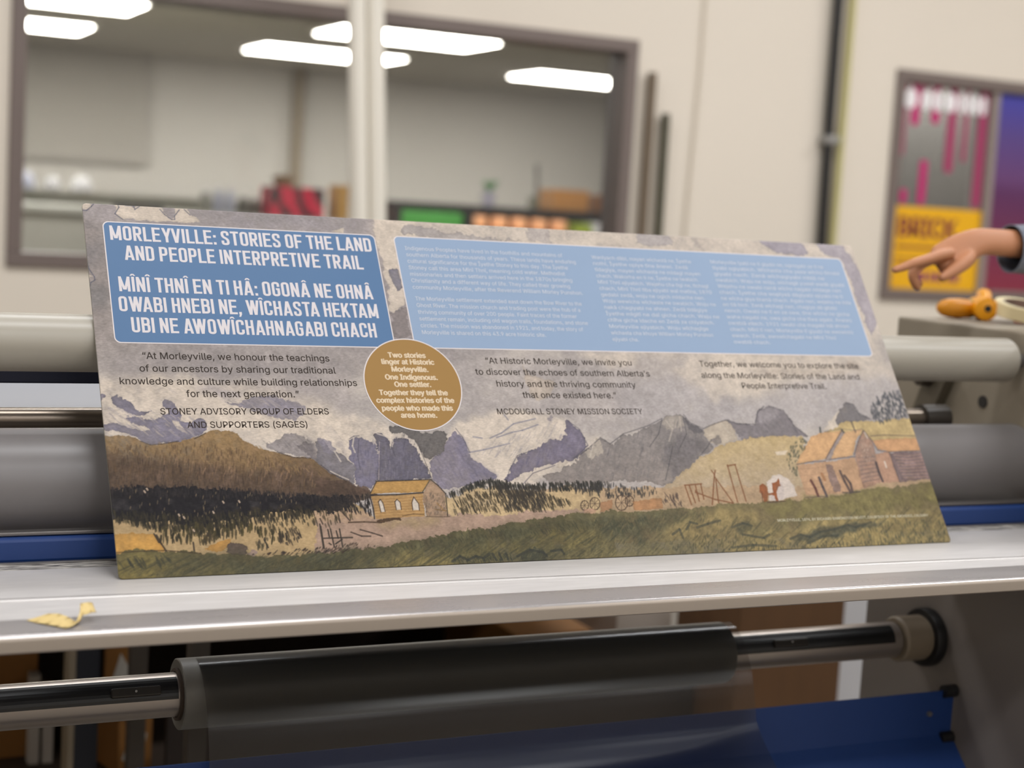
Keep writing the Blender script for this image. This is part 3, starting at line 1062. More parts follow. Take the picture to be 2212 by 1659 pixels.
# ------------------------------------------------------------------ small things on the machine
bm = bmesh.new()
M_tape = mat('cream_masking_tape', (232, 216, 172), 0.6, var=.03)
tp = thing('masking_tape', 'roll of cream masking tape on the side housing', 'tape roll', (1.711, .44, 1.2435))
ring_tube(bm, [(1.2438, .0415), (1.2438, .054), (1.245, .0555), (1.2668, .0555), (1.268, .054), (1.268, .0415)], 'Z', (1.711, .44, 0), 64)
TILT = Matrix.Translation((1.711, .385, 1.2437)) @ Matrix.Rotation(math.radians(11), 4, 'X') @ Matrix.Translation((-1.711, -.385, -1.2437))
bm.transform(TILT)
obj('tape', bm, M_tape, tp, smooth=30)
bm = bmesh.new()
ring_tube(bm, [(1.2436, .0385), (1.2436, .0413), (1.2679, .0413), (1.2679, .0385)], 'Z', (1.711, .44, 0), 64)
bm.transform(TILT)
obj('core', bm, mat('grey_card_core', (150, 130, 116), 0.7), tp, smooth=30)
redc = settle(obj('screw_lid', lt([(1.2436, .014), (1.258, .0135), (1.26, .012)], 'Z', (1.724, .456, 0), 24), mat('red_plastic', (206, 60, 40), 0.4), smooth=30))
tag(redc, 'small red screw lid lying inside the roll of masking tape', 'lid')
M_amber = mat('amber_orange_plastic', (238, 160, 10), 0.35, var=.04)
M_amber2 = mat('darker_amber_plastic', (214, 140, 14), 0.38, var=.05)
# first cutter: rounded handle
k1 = thing('film_cutter', 'orange film cutter with a rounded handle and thin green band, nearest the sign', 'cutter', (1.62, .52, 1.2435), group='orange film cutters on the side housing')
bm = lt([(-.046, .001), (-.044, .008), (-.036, .014), (-.022, .0175), (-.002, .0185), (.018, .017)], 'X', (0, 0, 0), 40)
bm2m = Matrix.Translation((1.625, .512, 1.2625)) @ Matrix.Rotation(math.radians(-8), 4, 'Z')
bm.transform(bm2m)
obj('handle', bm, M_amber2, k1, smooth=40)
bm = lt([(.018, .0172), (.024, .0172)], 'X', (0, 0, 0), 40)
bm.transform(bm2m)
obj('band', bm, mat('green_band', (92, 130, 70), 0.5), k1, smooth=40)
bm = lt([(.024, .016), (.055, .013), (.058, .010)], 'X', (0, 0, 0), 32)
bm.transform(bm2m)
obj('nose', bm, M_amber, k1, smooth=40)
# second cutter: end-on body with a dark bore, hooked grip behind
k2 = thing('film_cutter', 'orange film cutter lying end on, with a black bore and a raised hooked grip', 'cutter', (1.665, .49, 1.2435), group='orange film cutters on the side housing')
m2 = Matrix.Translation((1.648, .470, 1.2655)) @ Matrix.Rotation(math.radians(62), 4, 'Z')
bm = lt([(-.012, .018), (-.010, .0205), (.03, .0215), (.07, .019), (.085, .014)], 'X', (0, 0, 0), 40)
bm.transform(m2)
obj('body', bm, M_amber, k2, smooth=40)
bm = lt([(-.0128, .0062), (-.0112, .0062)], 'X', (0, -.002, .001), 24)
bm.transform(m2)
obj('bore', bm, M_black, k2)
bm = tube(bmesh.new(), [(.02, -.006, .012), (.06, -.012, .022), (.10, -.018, .022), (.125, -.022, .010)], [.010, .013, .012, .008], 20)
bm.transform(m2)
obj('grip', bm, M_amber, k2, smooth=40)
# curl of tape stuck to the front lip
bm = bmesh.new()
def strip(bm, pts, ):
    prev = None
    for (p, q) in pts:
        a, b = bm.verts.new(p), bm.verts.new(q)
        if prev:
            bm.faces.new((prev[0], prev[1], b, a))
        prev = (a, b)
Zs = .9492
strip(bm, [((-.124, -.150, Zs + .0005), (-.112, -.142, Zs + .001)), ((-.116, -.162, Zs + .0006), (-.100, -.138, Zs + .003)), ((-.106, -.172, Zs + .0008), (-.090, -.143, Zs + .0035)), ((-.098, -.180, Zs + .0006), (-.083, -.152, Zs + .0022)), ((-.092, -.187, Zs + .0004), (-.079, -.164, Zs + .001)), ((-.086, -.186, Zs + .0010), (-.074, -.172, Zs + .003)), ((-.079, -.176, Zs + .004), (-.073, -.163, Zs + .0105)), ((-.070, -.166, Zs + .0068), (-.071, -.150, Zs + .0150)), ((-.061, -.163, Zs + .0082), (-.062, -.148, Zs + .0155)), ((-.0565, -.161, Zs + .0075), (-.058, -.147, Zs + .0145))])
geo = bmesh.ops.solidify(bm, geom=bm.faces[:], thickness=.0003)
M_scrap = mat('yellowed_tape', (214, 188, 124), 0.55, var=.06, vscale=60)
bmesh.ops.subdivide_edges(bm, edges=bm.edges[:], cuts=2, use_grid_fill=True, smooth=.6)
tsz = settle(obj('tape_scrap', bm, M_scrap, smooth=70))
tag(tsz, 'curled scrap of yellowed tape stuck to the front lip of the bed', 'tape scrap')

# ------------------------------------------------------------------ things behind and under the machine
fs = thing('work_table', 'white-topped table behind the machine, glimpsed between the rollers at left', 'table', (-.25, 1.05, 0))
obj('tabletop', bx(-.9, .33, .62, 1.15, 1.035, 1.06, bev=.003), mat('pale_grey_top', (158, 159, 164), 0.6), fs)
for x in (-.86, .26):
    for y in (.66, 1.08):
        obj('leg', bx(x, x + .03, y, y + .03, 0, 1.035), M_dark, fs)
sb = settle(obj('foam_board', bx(-.85, .175, 1.02, 1.04, 1.0605, 1.14), mat('white_foam_board', (206, 206, 210), 0.6)))
tag(sb, 'white foam board standing on edge behind the rollers at left', 'board')
rk = thing('storage_rack', 'rack with a dark upright and cartons on it, seen below the bed at left', 'rack', (.4, 1.5, 0))
M_navy = mat('near_black_upright', (30, 32, 42), 0.5)
obj('upright', bx(.182, .225, 1.19, 1.25, 0, .66), M_navy, rk)
obj('upright_edge', bx(.170, .181, 1.19, 1.25, 0, .66), mat('pale_edge_strip', (150, 136, 116), 0.6), rk)
obj('upright', bx(1.40, 1.44, 1.75, 1.80, 0, .66), M_navy, rk)
obj('shelf_board', bx(-.6, 1.45, 1.26, 1.86, .215, .235), mat('dark_shelf', (60, 48, 38), 0.7), rk)
obj('shelf_board', bx(-.6, 1.45, 1.26, 1.86, .66, .68), MATS['dark_shelf'], rk)
obj('added_dark_board', bx(.37, 1.58, 1.235, 1.255, 0, .385), mat('dark_panel', (44, 34, 28), 0.8), rk)  # added board, keeps the view through the film dark
obj('back_board', bx(-.6, 1.45, 1.86, 1.88, 0, .66), mat('dark_brown_board', (48, 34, 26), 0.8), rk)


def carton(x0, x1, y0, y1, z0, z1, label, rz=0, lab=None, c=None, name='carton'):
    t = thing(name, label, 'carton', ((x0 + x1) / 2, (y0 + y1) / 2, z0), (0, 0, rz))
    M = parent_world(t)
    bm = bx(x0, x1, y0, y1, z0, z1, bev=.002)
    bm.transform(M @ Matrix.Translation((-(x0 + x1) / 2, -(y0 + y1) / 2, -z0)))
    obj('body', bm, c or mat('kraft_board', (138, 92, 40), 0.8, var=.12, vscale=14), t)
    if lab:
        u0, u1, v0, v1 = lab
        bm = prism_y(bmesh.new(), [(x0 + u0, z0 + v0 + .02), (x0 + u1 - .012, z0 + v0), (x0 + u1, z0 + v1 - .035), (x0 + (u0 + u1) / 2, z0 + v1)], y0 - .0012, y0 - .0002)
        bm.transform(M @ Matrix.Translation((-(x0 + x1) / 2, -(y0 + y1) / 2, -z0)))
        obj('paper_label', bm, mat('label_paper', (190, 184, 174), 0.7), t, label='white shipping label')
    return t


carton(.02, .155, 1.45, 1.75, .237, .46, 'open brown carton left of the rack upright, topmost under the bed')
for x, z1, lab in ((.133, .42, 'left of two white cards standing before the open carton'), (.160, .398, 'right of two white cards standing before the open carton')):
    o = settle(obj('card', bx(x, x + .02, 1.40, 1.43, .2372, z1), mat('dull_white_card', (176, 166, 154), 0.7)))
    tag(o, lab, 'card')
ct = carton(.262, .335, 1.30, 1.50, .237, .36, 'lower brown carton right of the rack upright, white label on it', rz=.25, lab=(.008, .06, .01, .11))
ct = carton(.275, .345, 1.29, 1.48, .3605, .50, 'upper brown carton with a slanted white label right of the upright', rz=-.2, lab=(.01, .05, .03, .125))
carton(1.20, 1.40, 1.40, 1.80, .237, .437, 'orange-brown carton on the rack behind the top of the dark roll')
carton(1.50, 1.68, 1.5, 1.8, 0, .20, 'low brown carton under the off-white carton behind the right part of the roll')
carton(1.52, 1.675, 1.5, 1.78, .2005, .45, 'off-white carton right of the orange-brown carton behind the roll', c=mat('off_white_carton', (190, 178, 166), 0.7))
wc2 = thing('appliance_box', 'white box with black marks behind the right part of the roll', 'box', (1.75, 1.35, 0))
obj('body', bx(1.695, 1.80, 1.385, 1.48, 0, .475, bev=.003), mat('white_box_card', (196, 184, 172), 0.6), wc2)
bm = bmesh.new()
box(bm, 1.70, 1.712, 1.3835, 1.3848, .40, .47)
box(bm, 1.745, 1.757, 1.3835, 1.3848, .442, .462)
obj('black_mark', bm, M_black, wc2)
bigc = thing('carton', 'tall dark brown carton behind the bare right end of the shaft', 'carton', (1.75, 1.2, 0), (0, 0, 0))
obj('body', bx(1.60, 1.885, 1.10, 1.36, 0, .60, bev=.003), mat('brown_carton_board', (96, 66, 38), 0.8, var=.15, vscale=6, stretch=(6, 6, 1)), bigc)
fb = settle(obj('foam_board', bx(2.0, 2.15, 1.30, 1.32, 0.0, .62), mat('white_foam_board', (206, 206, 210), 0.6)))
tag(fb, 'white board standing between the brown carton and the end plate', 'board')
ART=[
('P',(152,145,150),[(-28.4,-31.8),(463.5,-64.0),(479.6,233.4),(15.2,239.3)],6,0.1,0,0.8,None,14),
('P',(147,139,138),[(-31.2,28.2),(34.2,25.8),(50.5,219.6),(-21.9,220.4)],4,0.12,0,0.85,None,8),
('P',(160,153,153),[(-20.3,201.2),(379.9,200.1),(407.9,261.8),(285.0,235.9),(117.7,231.5),(46.8,258.0),(-20.8,239.5)],5,0.1,0,0.7,None,10),
('P',(210,198,188),[(-27.0,-26.7),(15.7,-27.2),(9.9,8.6),(-20.2,11.1),(-27.5,11.6)],1.5,0.05,0.1,1.0,None,0),
('P',(210,198,188),[(40.1,13.3),(46.1,-21.8),(45.0,-25.9),(54.9,-25.0),(64.4,4.3),(72.3,-24.7),(90.0,-26.5),(98.4,-22.2),(103.9,10.7),(112.1,17.7),(116.5,17.4),(116.5,12.2),(123.9,-22.3),(130.4,-23.5),(137.2,9.4),(147.0,13.3),(155.1,21.1),(49.1,21.6)],1.5,0.05,0.08,1.0,None,0),
('S',(82,84,104),1.2,[(45.0,-0.9),(46.1,3.2),(40.1,13.3),(49.2,21.2)],0.7),
('S',(82,84,104),1.2,[(54.9,-0.0),(64.8,-0.2),(66.2,5.2),(72.3,0.3)],0.7),
('S',(82,84,104),1.2,[(98.4,2.8),(103.9,10.7),(112.1,17.7),(116.5,17.4),(116.5,12.2),(123.9,1.9)],0.7),
('S',(82,84,104),1.2,[(-1.3,86.1),(0.7,97.4),(6.3,108.4),(6.5,113.4),(1.4,117.1),(-1.3,125.6)],0.7),
('S',(82,84,104),1.2,[(-2.5,11.2),(4.9,10.7),(11.5,4.1),(15.6,-1.4)],0.7),
('S',(82,84,104),1.2,[(130.4,1.0),(137.2,9.4)],0.7),
('P',(210,198,188),[(-27.1,80.4),(-24.7,94.5),(6.3,108.4),(-24.2,117.1),(-26.8,127.1),(-27.0,115.8)],1,0.05,0.1,1.0,None,0),
('P',(118,116,122),[(-19.6,62.8),(19.4,53.4),(22.5,73.5),(12.3,94.0),(-23.5,94.5)],4,0.15,0,0.45,None,6),
('P',(112,112,116),[(-23.4,122.7),(22.4,116.3),(24.2,135.9),(14.4,153.0),(-25.5,161.7)],4,0.2,0,0.5,None,6),
('P',(210,198,188),[(387.5,-22.3),(1225.7,-26.8),(1233.2,58.2),(1177.5,192.1),(1237.6,264.0),(755.7,266.6),(672.5,157.0),(412.3,92.0)],8,0.05,0,0.75,None,16),
('P',(210,198,188),[(391.0,-24.3),(456.2,-24.4),(444.7,62.3),(413.2,132.8),(392.6,148.0),(393.8,77.2)],2,0.06,0.05,0.9,None,0),
('P',(210,198,188),[(326.7,23.5),(345.6,16.1),(344.2,25.0)],1,0.05,0.08,1.0,None,0),
('P',(128,126,142),[(400.2,79.4),(416.1,78.7),(415.3,108.3),(405.4,113.6),(401.2,99.1)],1.5,0.1,0.2,1.0,None,0),
('P',(140,132,134),[(390.3,148.1),(412.3,137.7),(415.7,180.9),(392.0,188.6)],2,0.1,0.1,1.0,None,0),
('P',(158,152,160),[(197.4,6.6),(329.5,5.8),(327.5,18.4),(189.2,21.7)],3,0.1,0,0.5,None,4),
('P',(168,162,164),[(433.9,5.7),(482.9,11.6),(505.3,21.4),(527.4,13.5),(546.8,19.1),(617.0,24.2),(536.7,28.6),(432.8,23.3)],3,0.06,0.12,0.8,None,0),
('P',(180,172,172),[(617.8,-23.5),(660.3,-21.4),(664.2,23.9),(625.6,23.7)],3,0.06,0.1,0.8,None,0),
('P',(172,166,170),[(806.2,-23.2),(854.8,-21.4),(869.3,16.6),(808.0,19.8)],2,0.06,0.1,0.8,None,0),
('P',(160,154,168),[(1003.7,-23.8),(1111.4,-27.3),(1107.8,23.0),(1050.0,21.1),(1030.9,5.6)],2,0.06,0.12,0.9,None,0),
('P',(158,152,168),[(1125.7,-25.7),(1165.6,-25.4),(1190.8,21.3),(1221.3,97.3),(1191.0,153.5),(1178.4,167.6),(1177.7,107.4),(1171.9,24.6),(1138.9,19.1)],2,0.06,0.1,0.75,None,0),
('P',(174,167,168),[(458.2,205.6),(850.2,202.1),(883.0,250.9),(746.0,302.8),(665.8,330.9),(465.7,302.5)],7,0.08,0,0.75,None,12),
('P',(194,178,162),[(566.7,222.7),(576.8,241.1),(610.6,244.9),(604.8,269.7),(580.1,280.0),(570.8,267.8)],2,0.08,0.12,0.5,None,0),
('P',(210,198,188),[(655.7,203.4),(753.8,204.8),(750.2,226.4),(711.8,224.8),(681.9,216.7)],4,0.05,0,0.7,None,4),
('P',(210,198,188),[(841.3,209.6),(990.2,207.1),(1139.7,227.0),(1139.8,240.4),(1001.3,243.9),(925.5,268.0),(855.5,280.8),(833.5,251.8),(794.0,239.7),(812.7,218.5)],6,0.06,0.05,0.7,None,4),
('P',(180,174,177),[(717.5,242.6),(792.8,243.9),(832.3,256.0),(859.2,282.9),(914.0,276.5),(1049.5,239.1),(1170.0,237.8),(1222.9,262.1),(1122.4,301.8),(998.2,322.7),(830.5,321.9),(702.2,301.4)],6,0.05,0,0.85,None,10),
('P',(132,120,112),[(1125.8,211.6),(1141.3,215.8),(1142.2,227.0),(1124.3,229.4),(1103.3,220.8)],3,0.2,0,0.4,None,3),
('P',(172,160,152),[(938.8,225.2),(1102.5,223.0),(1113.1,234.0),(958.2,235.7)],3,0.1,0,0.5,None,3),
('P',(210,198,188),[(-26.8,248.8),(81.4,244.5),(219.0,260.4),(311.8,302.0),(296.8,394.1),(236.6,359.6),(148.5,321.9),(56.6,340.9),(-26.6,330.7)],5,0.06,0,0.9,None,8),
('P',(166,158,160),[(156.6,255.7),(322.2,238.2),(311.8,302.0),(248.6,277.7),(193.8,271.0)],6,0.1,0,0.6,None,10),
('P',(140,134,150),[(-26.0,273.7),(6.5,271.2),(7.2,278.6),(-25.3,281.9)],1.5,0.1,0.15,1.0,None,0),
('P',(124,120,136),[(11.9,275.3),(19.3,273.3),(29.0,279.4),(41.0,291.7),(50.6,298.3),(61.4,294.2),(47.3,302.5),(33.1,297.5),(20.7,290.1),(14.1,283.5)],1.5,0.12,0.15,1.0,None,0),
('P',(126,122,140),[(71.3,284.2),(80.8,278.8),(88.8,288.3),(93.5,300.0),(90.0,305.0),(99.7,311.7),(114.2,303.4),(122.5,310.1),(122.6,321.8),(106.4,332.4),(86.6,336.0),(65.7,337.8),(51.0,338.9),(33.0,329.4),(15.0,321.1),(-24.1,318.6),(7.5,308.9),(29.9,316.3),(51.4,320.0),(53.1,318.1),(23.7,304.9),(34.4,300.0),(49.8,306.6),(60.1,306.6),(81.9,296.7)],1.5,0.13,0.12,1.0,None,0),
('P',(210,198,188),[(80.8,306.7),(89.6,308.3),(99.7,324.9),(87.0,318.3)],1,0.05,0,0.9,None,0),
('P',(136,131,146),[(147.7,278.1),(169.0,281.4),(190.4,272.7),(217.1,274.3),(250.8,284.6),(252.5,295.0),(236.1,308.7),(210.1,301.8),(190.4,296.7),(172.5,289.9)],2,0.12,0.1,0.9,None,0),
('P',(150,144,156),[(109.9,261.3),(140.9,257.6),(178.1,271.1),(154.1,276.3)],3,0.1,0,0.5,None,4),
('P',(140,134,138),[(188.9,342.3),(209.2,330.7),(233.8,324.1),(255.9,336.2),(270.4,346.5),(300.6,370.6),(296.5,395.8),(266.2,373.4),(227.6,356.1)],2.5,0.15,0.1,0.9,None,0),
('P',(110,104,108),[(229.1,346.0),(248.2,334.4),(266.9,348.2),(275.2,366.9),(298.4,384.1),(296.8,394.1),(268.9,376.8),(246.0,359.7)],2.5,0.2,0.05,0.75,None,0),
('P',(118,116,134),[(269.8,319.2),(283.2,315.8),(294.0,339.9),(303.9,350.3),(297.2,360.4),(281.1,339.8)],2,0.15,0.1,0.7,None,0),
('S',(90,88,104),1,[(281.6,315.8),(291.9,333.0),(303.3,353.7)],0.7),
('S',(90,88,104),1.2,[(294.3,327.9),(301.1,326.2),(307.0,331.4)],0.6),
('T',(118,114,132),[(11.9,275.3),(49.8,291.7),(119.5,310.1),(117.3,328.3),(57.1,336.1),(8.1,317.9)],90,14,2.0,-1.1,0.35,(150,146,160),41),
('T',(196,184,172),[(22.4,303.2),(90.3,301.7),(118.5,318.4),(102.1,329.9),(43.3,327.8)],40,12,1.6,-1.0,0.5,(176,166,166),42),
('T',(110,106,120),[(153.7,279.7),(248.1,281.1),(245.5,298.4),(182.6,296.7)],60,12,1.8,-1.0,0.35,(150,146,160),43),
('T',(96,92,100),[(192.5,339.0),(249.0,329.3),(302.2,360.5),(297.3,390.8),(237.1,356.2)],90,14,2.0,-0.8,0.4,(170,162,160),44),
('T',(170,162,164),[(21.0,255.3),(187.7,257.2),(296.3,284.5),(256.5,332.8),(139.1,273.0),(34.1,271.9)],140,16,2.6,-1.2,0.3,(190,178,166),45),
('P',(210,198,188),[(262.9,300.1),(313.7,305.7),(347.9,311.3),(362.9,326.2),(389.7,335.6),(410.3,359.8),(432.6,337.9),(450.9,319.2),(495.7,300.3),(543.0,292.6),(592.0,298.5),(617.5,307.3),(639.8,345.5),(665.0,334.0),(655.7,370.8),(530.1,402.6),(419.1,407.4),(318.0,405.0),(254.2,357.7)],4,0.06,0,0.9,None,4),
('P',(122,118,126),[(258.0,332.7),(267.9,334.6),(277.0,352.7),(293.4,356.5),(302.2,376.3),(305.2,399.4),(286.6,388.4),(267.8,379.2),(253.7,361.3)],2.5,0.18,0.08,1.0,None,0),
('P',(140,135,150),[(258.3,330.9),(271.6,332.8),(282.6,349.2),(283.2,356.3),(265.7,349.0)],2,0.1,0.1,0.8,None,0),
('P',(118,114,134),[(303.1,334.0),(314.9,330.5),(322.8,335.1),(330.9,338.8),(338.0,337.9),(340.2,351.6),(333.0,389.4),(327.7,398.2),(321.4,405.1),(305.2,399.4),(302.2,376.3),(299.4,361.9),(307.4,354.9),(302.0,345.8)],2,0.14,0.14,1.0,None,0),
('P',(100,97,112),[(336.2,326.0),(348.2,329.8),(353.6,339.0),(357.0,351.8),(361.2,336.3),(377.6,333.7),(386.8,342.1),(393.6,353.2),(397.9,368.8),(403.0,390.7),(368.7,392.8),(330.3,393.2),(340.9,351.6),(338.2,337.0)],2,0.14,0.14,1.0,None,0),
('P',(112,108,124),[(360.9,337.6),(377.3,335.5),(384.8,343.0),(371.6,366.6),(357.4,377.2)],3,0.12,0,0.5,None,3),
('P',(104,100,101),[(356.8,326.2),(362.8,316.9),(382.1,318.9),(399.3,322.7),(417.0,324.7),(430.5,320.6),(438.3,329.5),(432.6,347.2),(419.7,358.1),(403.8,365.6),(399.0,357.8),(394.1,341.2),(380.2,329.1)],2.5,0.14,0.15,1.0,None,0),
('P',(132,126,142),[(401.8,368.9),(413.6,361.7),(430.5,349.0),(438.8,334.2),(450.0,323.9),(459.0,334.3),(464.9,355.0),(464.1,363.3),(479.3,370.1),(497.9,391.7),(456.5,401.0),(420.5,409.2),(404.3,391.7)],2,0.13,0.1,1.0,None,0),
('P',(116,113,136),[(449.4,326.7),(459.0,334.3),(464.9,355.0),(462.1,364.2),(479.3,370.1),(497.9,391.7),(464.5,397.5),(450.4,367.8)],3,0.1,0,0.6,None,4),
('P',(118,112,130),[(616.8,308.3),(627.7,314.2),(633.4,323.0),(640.6,346.5),(633.5,355.1),(615.4,364.9),(584.6,372.0),(554.5,377.8),(539.8,384.1),(524.9,392.2),(508.8,397.5),(504.0,393.7),(516.1,380.9),(531.8,360.5),(558.4,352.3),(583.3,336.3),(593.6,333.5),(596.2,339.3),(608.5,332.6)],2,0.13,0.12,1.0,None,0),
('P',(210,198,188),[(588.5,371.7),(606.8,368.2),(596.4,379.4),(585.1,378.3)],1.5,0.05,0.1,1.0,None,0),
('S',(116,118,140),2.2,[(497.9,334.6),(516.4,327.2),(536.4,313.9),(570.8,306.2)],0.6),
('S',(116,118,140),2.2,[(507.5,333.8),(531.8,326.3),(547.6,323.5),(572.7,315.0)],0.6),
('S',(116,118,140),2.2,[(474.1,332.6),(486.7,334.6)],0.6),
('S',(116,118,140),2.2,[(464.0,355.0),(485.1,351.5),(524.5,342.5)],0.6),
('S',(116,118,140),2.2,[(526.0,300.4),(530.0,308.1)],0.6),
('S',(206,194,182),1.5,[(398.1,357.8),(404.8,389.0)],0.9),
('S',(70,66,74),1.2,[(395.2,344.9),(405.0,392.6)],0.6),
('S',(196,180,180),1.2,[(342.8,338.9),(332.7,391.1)],0.5),
('P',(120,116,132),[(587.2,302.4),(597.4,300.4),(597.1,310.2),(589.3,310.2)],2,0.1,0,0.6,None,0),
('T',(90,88,108),[(303.8,334.9),(337.5,340.7),(401.2,388.9),(333.8,392.9),(306.1,383.5)],120,16,2.0,0.15,0.4,(136,130,146),46),
('T',(150,144,158),[(305.2,336.7),(360.4,340.9),(397.1,363.3),(397.7,388.8),(322.6,398.0)],60,16,1.6,0.2,0.4,(110,106,128),47),
('T',(104,100,122),[(408.9,367.2),(448.7,330.5),(463.2,368.0),(492.1,388.8),(419.5,405.6)],110,16,2.2,-0.4,0.4,(150,142,154),48),
('T',(98,96,120),[(514.7,387.4),(559.5,356.1),(622.3,320.1),(635.4,347.4),(585.1,369.8)],100,14,2.0,0.6,0.4,(146,138,150),49),
('T',(176,168,168),[(465.8,355.0),(506.9,336.6),(599.1,310.2),(603.8,331.6),(520.4,361.3)],70,16,2.0,0.9,0.35,(150,146,158),50),
('T',(80,78,80),[(363.9,320.7),(431.5,324.8),(430.1,350.8),(403.2,359.7)],60,12,2.4,0.5,0.35,(124,120,120),51),
('S',(84,82,96),1.4,[(451.7,320.2),(459.2,333.4),(464.9,355.0)],0.55),
('S',(84,82,96),1.4,[(617.3,307.9),(633.6,322.5),(640.6,346.5),(615.4,364.9)],0.55),
('S',(84,82,96),1.4,[(303.6,334.0),(309.7,330.4),(316.7,329.9)],0.55),
('S',(84,82,96),1.4,[(508.8,397.5),(516.1,380.9),(531.8,360.5),(558.4,352.3)],0.55),
('S',(84,82,96),1.4,[(530.1,402.6),(548.9,386.2),(583.8,375.5)],0.55),
('S',(84,82,96),1.4,[(361.2,336.3),(357.6,346.4),(360.6,359.2)],0.55),
('S',(84,82,96),1.4,[(379.2,334.6),(372.8,350.2)],0.55),
('S',(84,82,96),1.4,[(315.9,335.0),(310.3,358.5),(310.7,376.4)],0.55),
('S',(208,198,190),2.4,[(389.6,336.6),(394.2,350.4),(398.9,367.9)],0.75),
('S',(208,198,190),2.4,[(309.2,333.1),(305.7,344.0),(307.7,353.1)],0.75),
('S',(208,198,190),2.4,[(280.6,350.9),(286.9,365.3)],0.75),
('S',(208,198,190),2.4,[(341.6,327.0),(354.9,331.7),(360.9,337.6)],0.75),
('P',(134,129,131),[(614.1,368.8),(633.8,353.5),(662.5,335.3),(675.1,344.7),(686.3,338.2),(699.7,328.9),(715.9,330.4),(741.8,317.0),(767.3,306.2),(785.9,300.7),(803.9,300.2),(811.1,313.2),(830.2,322.3),(832.4,339.4),(837.9,350.4),(806.6,369.0),(784.2,387.4),(745.3,406.4),(686.3,401.3),(606.1,402.1),(573.8,406.5),(561.8,391.1),(589.5,383.9)],2,0.12,0.12,1.0,(138,130,128),0),
('P',(188,178,168),[(766.9,307.5),(785.8,301.3),(801.6,301.3),(800.6,320.0),(773.4,325.3),(765.7,317.1)],2,0.06,0.1,0.55,None,0),
('P',(190,180,170),[(632.5,358.7),(656.8,336.6),(664.6,338.0),(659.3,359.0),(638.0,369.2)],2.5,0.06,0.0,0.7,None,0),
('P',(98,95,102),[(803.9,300.2),(811.1,313.2),(830.2,322.3),(823.3,331.1),(805.5,322.8)],1.5,0.1,0.1,0.8,None,0),
('P',(104,100,106),[(762.5,344.2),(800.3,330.9),(831.6,342.1),(821.1,358.3),(785.8,382.1),(758.2,400.1),(754.4,373.6)],3,0.16,0,0.6,None,3),
('P',(190,178,166),[(828.6,322.9),(851.4,314.7),(870.7,309.2),(881.0,319.0),(885.0,339.8),(847.0,349.1),(834.5,342.1)],1.5,0.06,0.1,1.0,None,0),
('P',(130,124,130),[(870.7,309.2),(888.2,314.8),(919.1,316.3),(933.4,290.1),(951.4,286.0),(975.0,293.7),(985.5,318.0),(1004.3,335.7),(934.4,334.6),(890.1,342.6),(879.5,319.0)],1.5,0.12,0.14,1.0,None,0),
('P',(160,154,160),[(930.3,295.2),(952.3,288.0),(968.8,293.7),(950.6,312.2),(926.4,312.1)],2,0.06,0,0.7,None,2),
('P',(120,114,116),[(838.2,339.4),(853.1,328.5),(857.8,342.3),(841.6,347.7)],2,0.1,0,0.8,None,0),
('S',(70,68,76),1.4,[(920.0,313.5),(930.3,295.2),(943.4,287.2)],0.7),
('P',(210,198,188),[(1031.2,329.6),(1059.0,303.9),(1090.7,286.4),(1086.7,306.8),(1052.0,324.0)],2,0.05,0.05,1.0,None,0),
('P',(118,114,118),[(1060.2,309.7),(1090.9,281.1),(1104.6,283.4),(1109.1,298.1),(1128.0,308.4),(1097.4,312.7),(1060.3,318.3)],2,0.1,0.1,1.0,None,0),
('T',(96,94,100),[(613.5,371.4),(696.6,340.9),(783.6,309.0),(824.1,328.3),(821.1,358.3),(747.1,399.9),(620.4,397.3)],200,14,2.2,0.5,0.4,(146,140,138),52),
('T',(96,94,102),[(878.3,323.1),(970.5,298.0),(996.2,332.3),(902.8,340.0)],70,12,2.0,-0.5,0.4,(146,138,144),53),
('S',(78,76,82),1.5,[(614.7,366.3),(636.5,353.5),(662.5,335.3),(675.1,344.7)],0.55),
('S',(78,76,82),1.5,[(675.1,344.7),(699.5,329.7),(741.6,317.5),(767.3,306.2)],0.55),
('S',(78,76,82),1.5,[(803.9,300.2),(811.1,313.2),(830.2,322.3)],0.55),
('S',(78,76,82),1.5,[(830.2,322.3),(851.4,314.7),(870.7,309.2),(888.2,314.8),(919.2,316.0)],0.55),
('S',(78,76,82),1.5,[(951.4,286.0),(975.0,293.7),(985.5,318.0),(1004.3,335.7)],0.55),
('S',(78,76,82),1.5,[(1090.9,281.1),(1104.6,283.4),(1109.1,298.1),(1128.0,308.4)],0.55),
('S',(78,76,82),1.5,[(838.2,339.4),(829.3,350.3),(806.6,369.0)],0.55),
('S',(78,76,82),1.5,[(766.9,307.5),(755.0,330.6),(735.9,349.3)],0.55),
('S',(78,76,82),1.5,[(802.4,303.5),(800.3,330.9),(782.8,352.5)],0.55),
('S',(78,76,82),1.5,[(772.3,349.7),(759.2,376.3),(747.1,399.9)],0.55),
('S',(200,190,182),3,[(772.2,308.9),(779.8,322.6),(768.9,341.5)],0.5),
('S',(200,190,182),3,[(863.1,314.7),(870.7,328.6)],0.5),
('S',(200,190,182),3,[(649.8,343.1),(639.2,364.0)],0.5),
('S',(200,190,182),3,[(796.6,303.5),(793.3,325.4)],0.5),
('P',(196,174,134),[(736.0,410.1),(770.8,395.1),(806.2,370.3),(847.2,348.3),(887.3,342.0),(931.2,335.2),(964.8,334.3),(997.4,337.9),(973.9,426.4),(763.8,439.5),(733.0,430.9)],2,0.07,0.1,1.0,(170,154,138),0),
('P',(194,172,128),[(1037.5,329.7),(1060.1,318.9),(1091.5,311.2),(1127.0,311.3),(1223.2,305.5),(1225.7,342.4),(1119.1,341.8),(1078.5,329.9)],1.5,0.08,0.1,1.0,None,0),
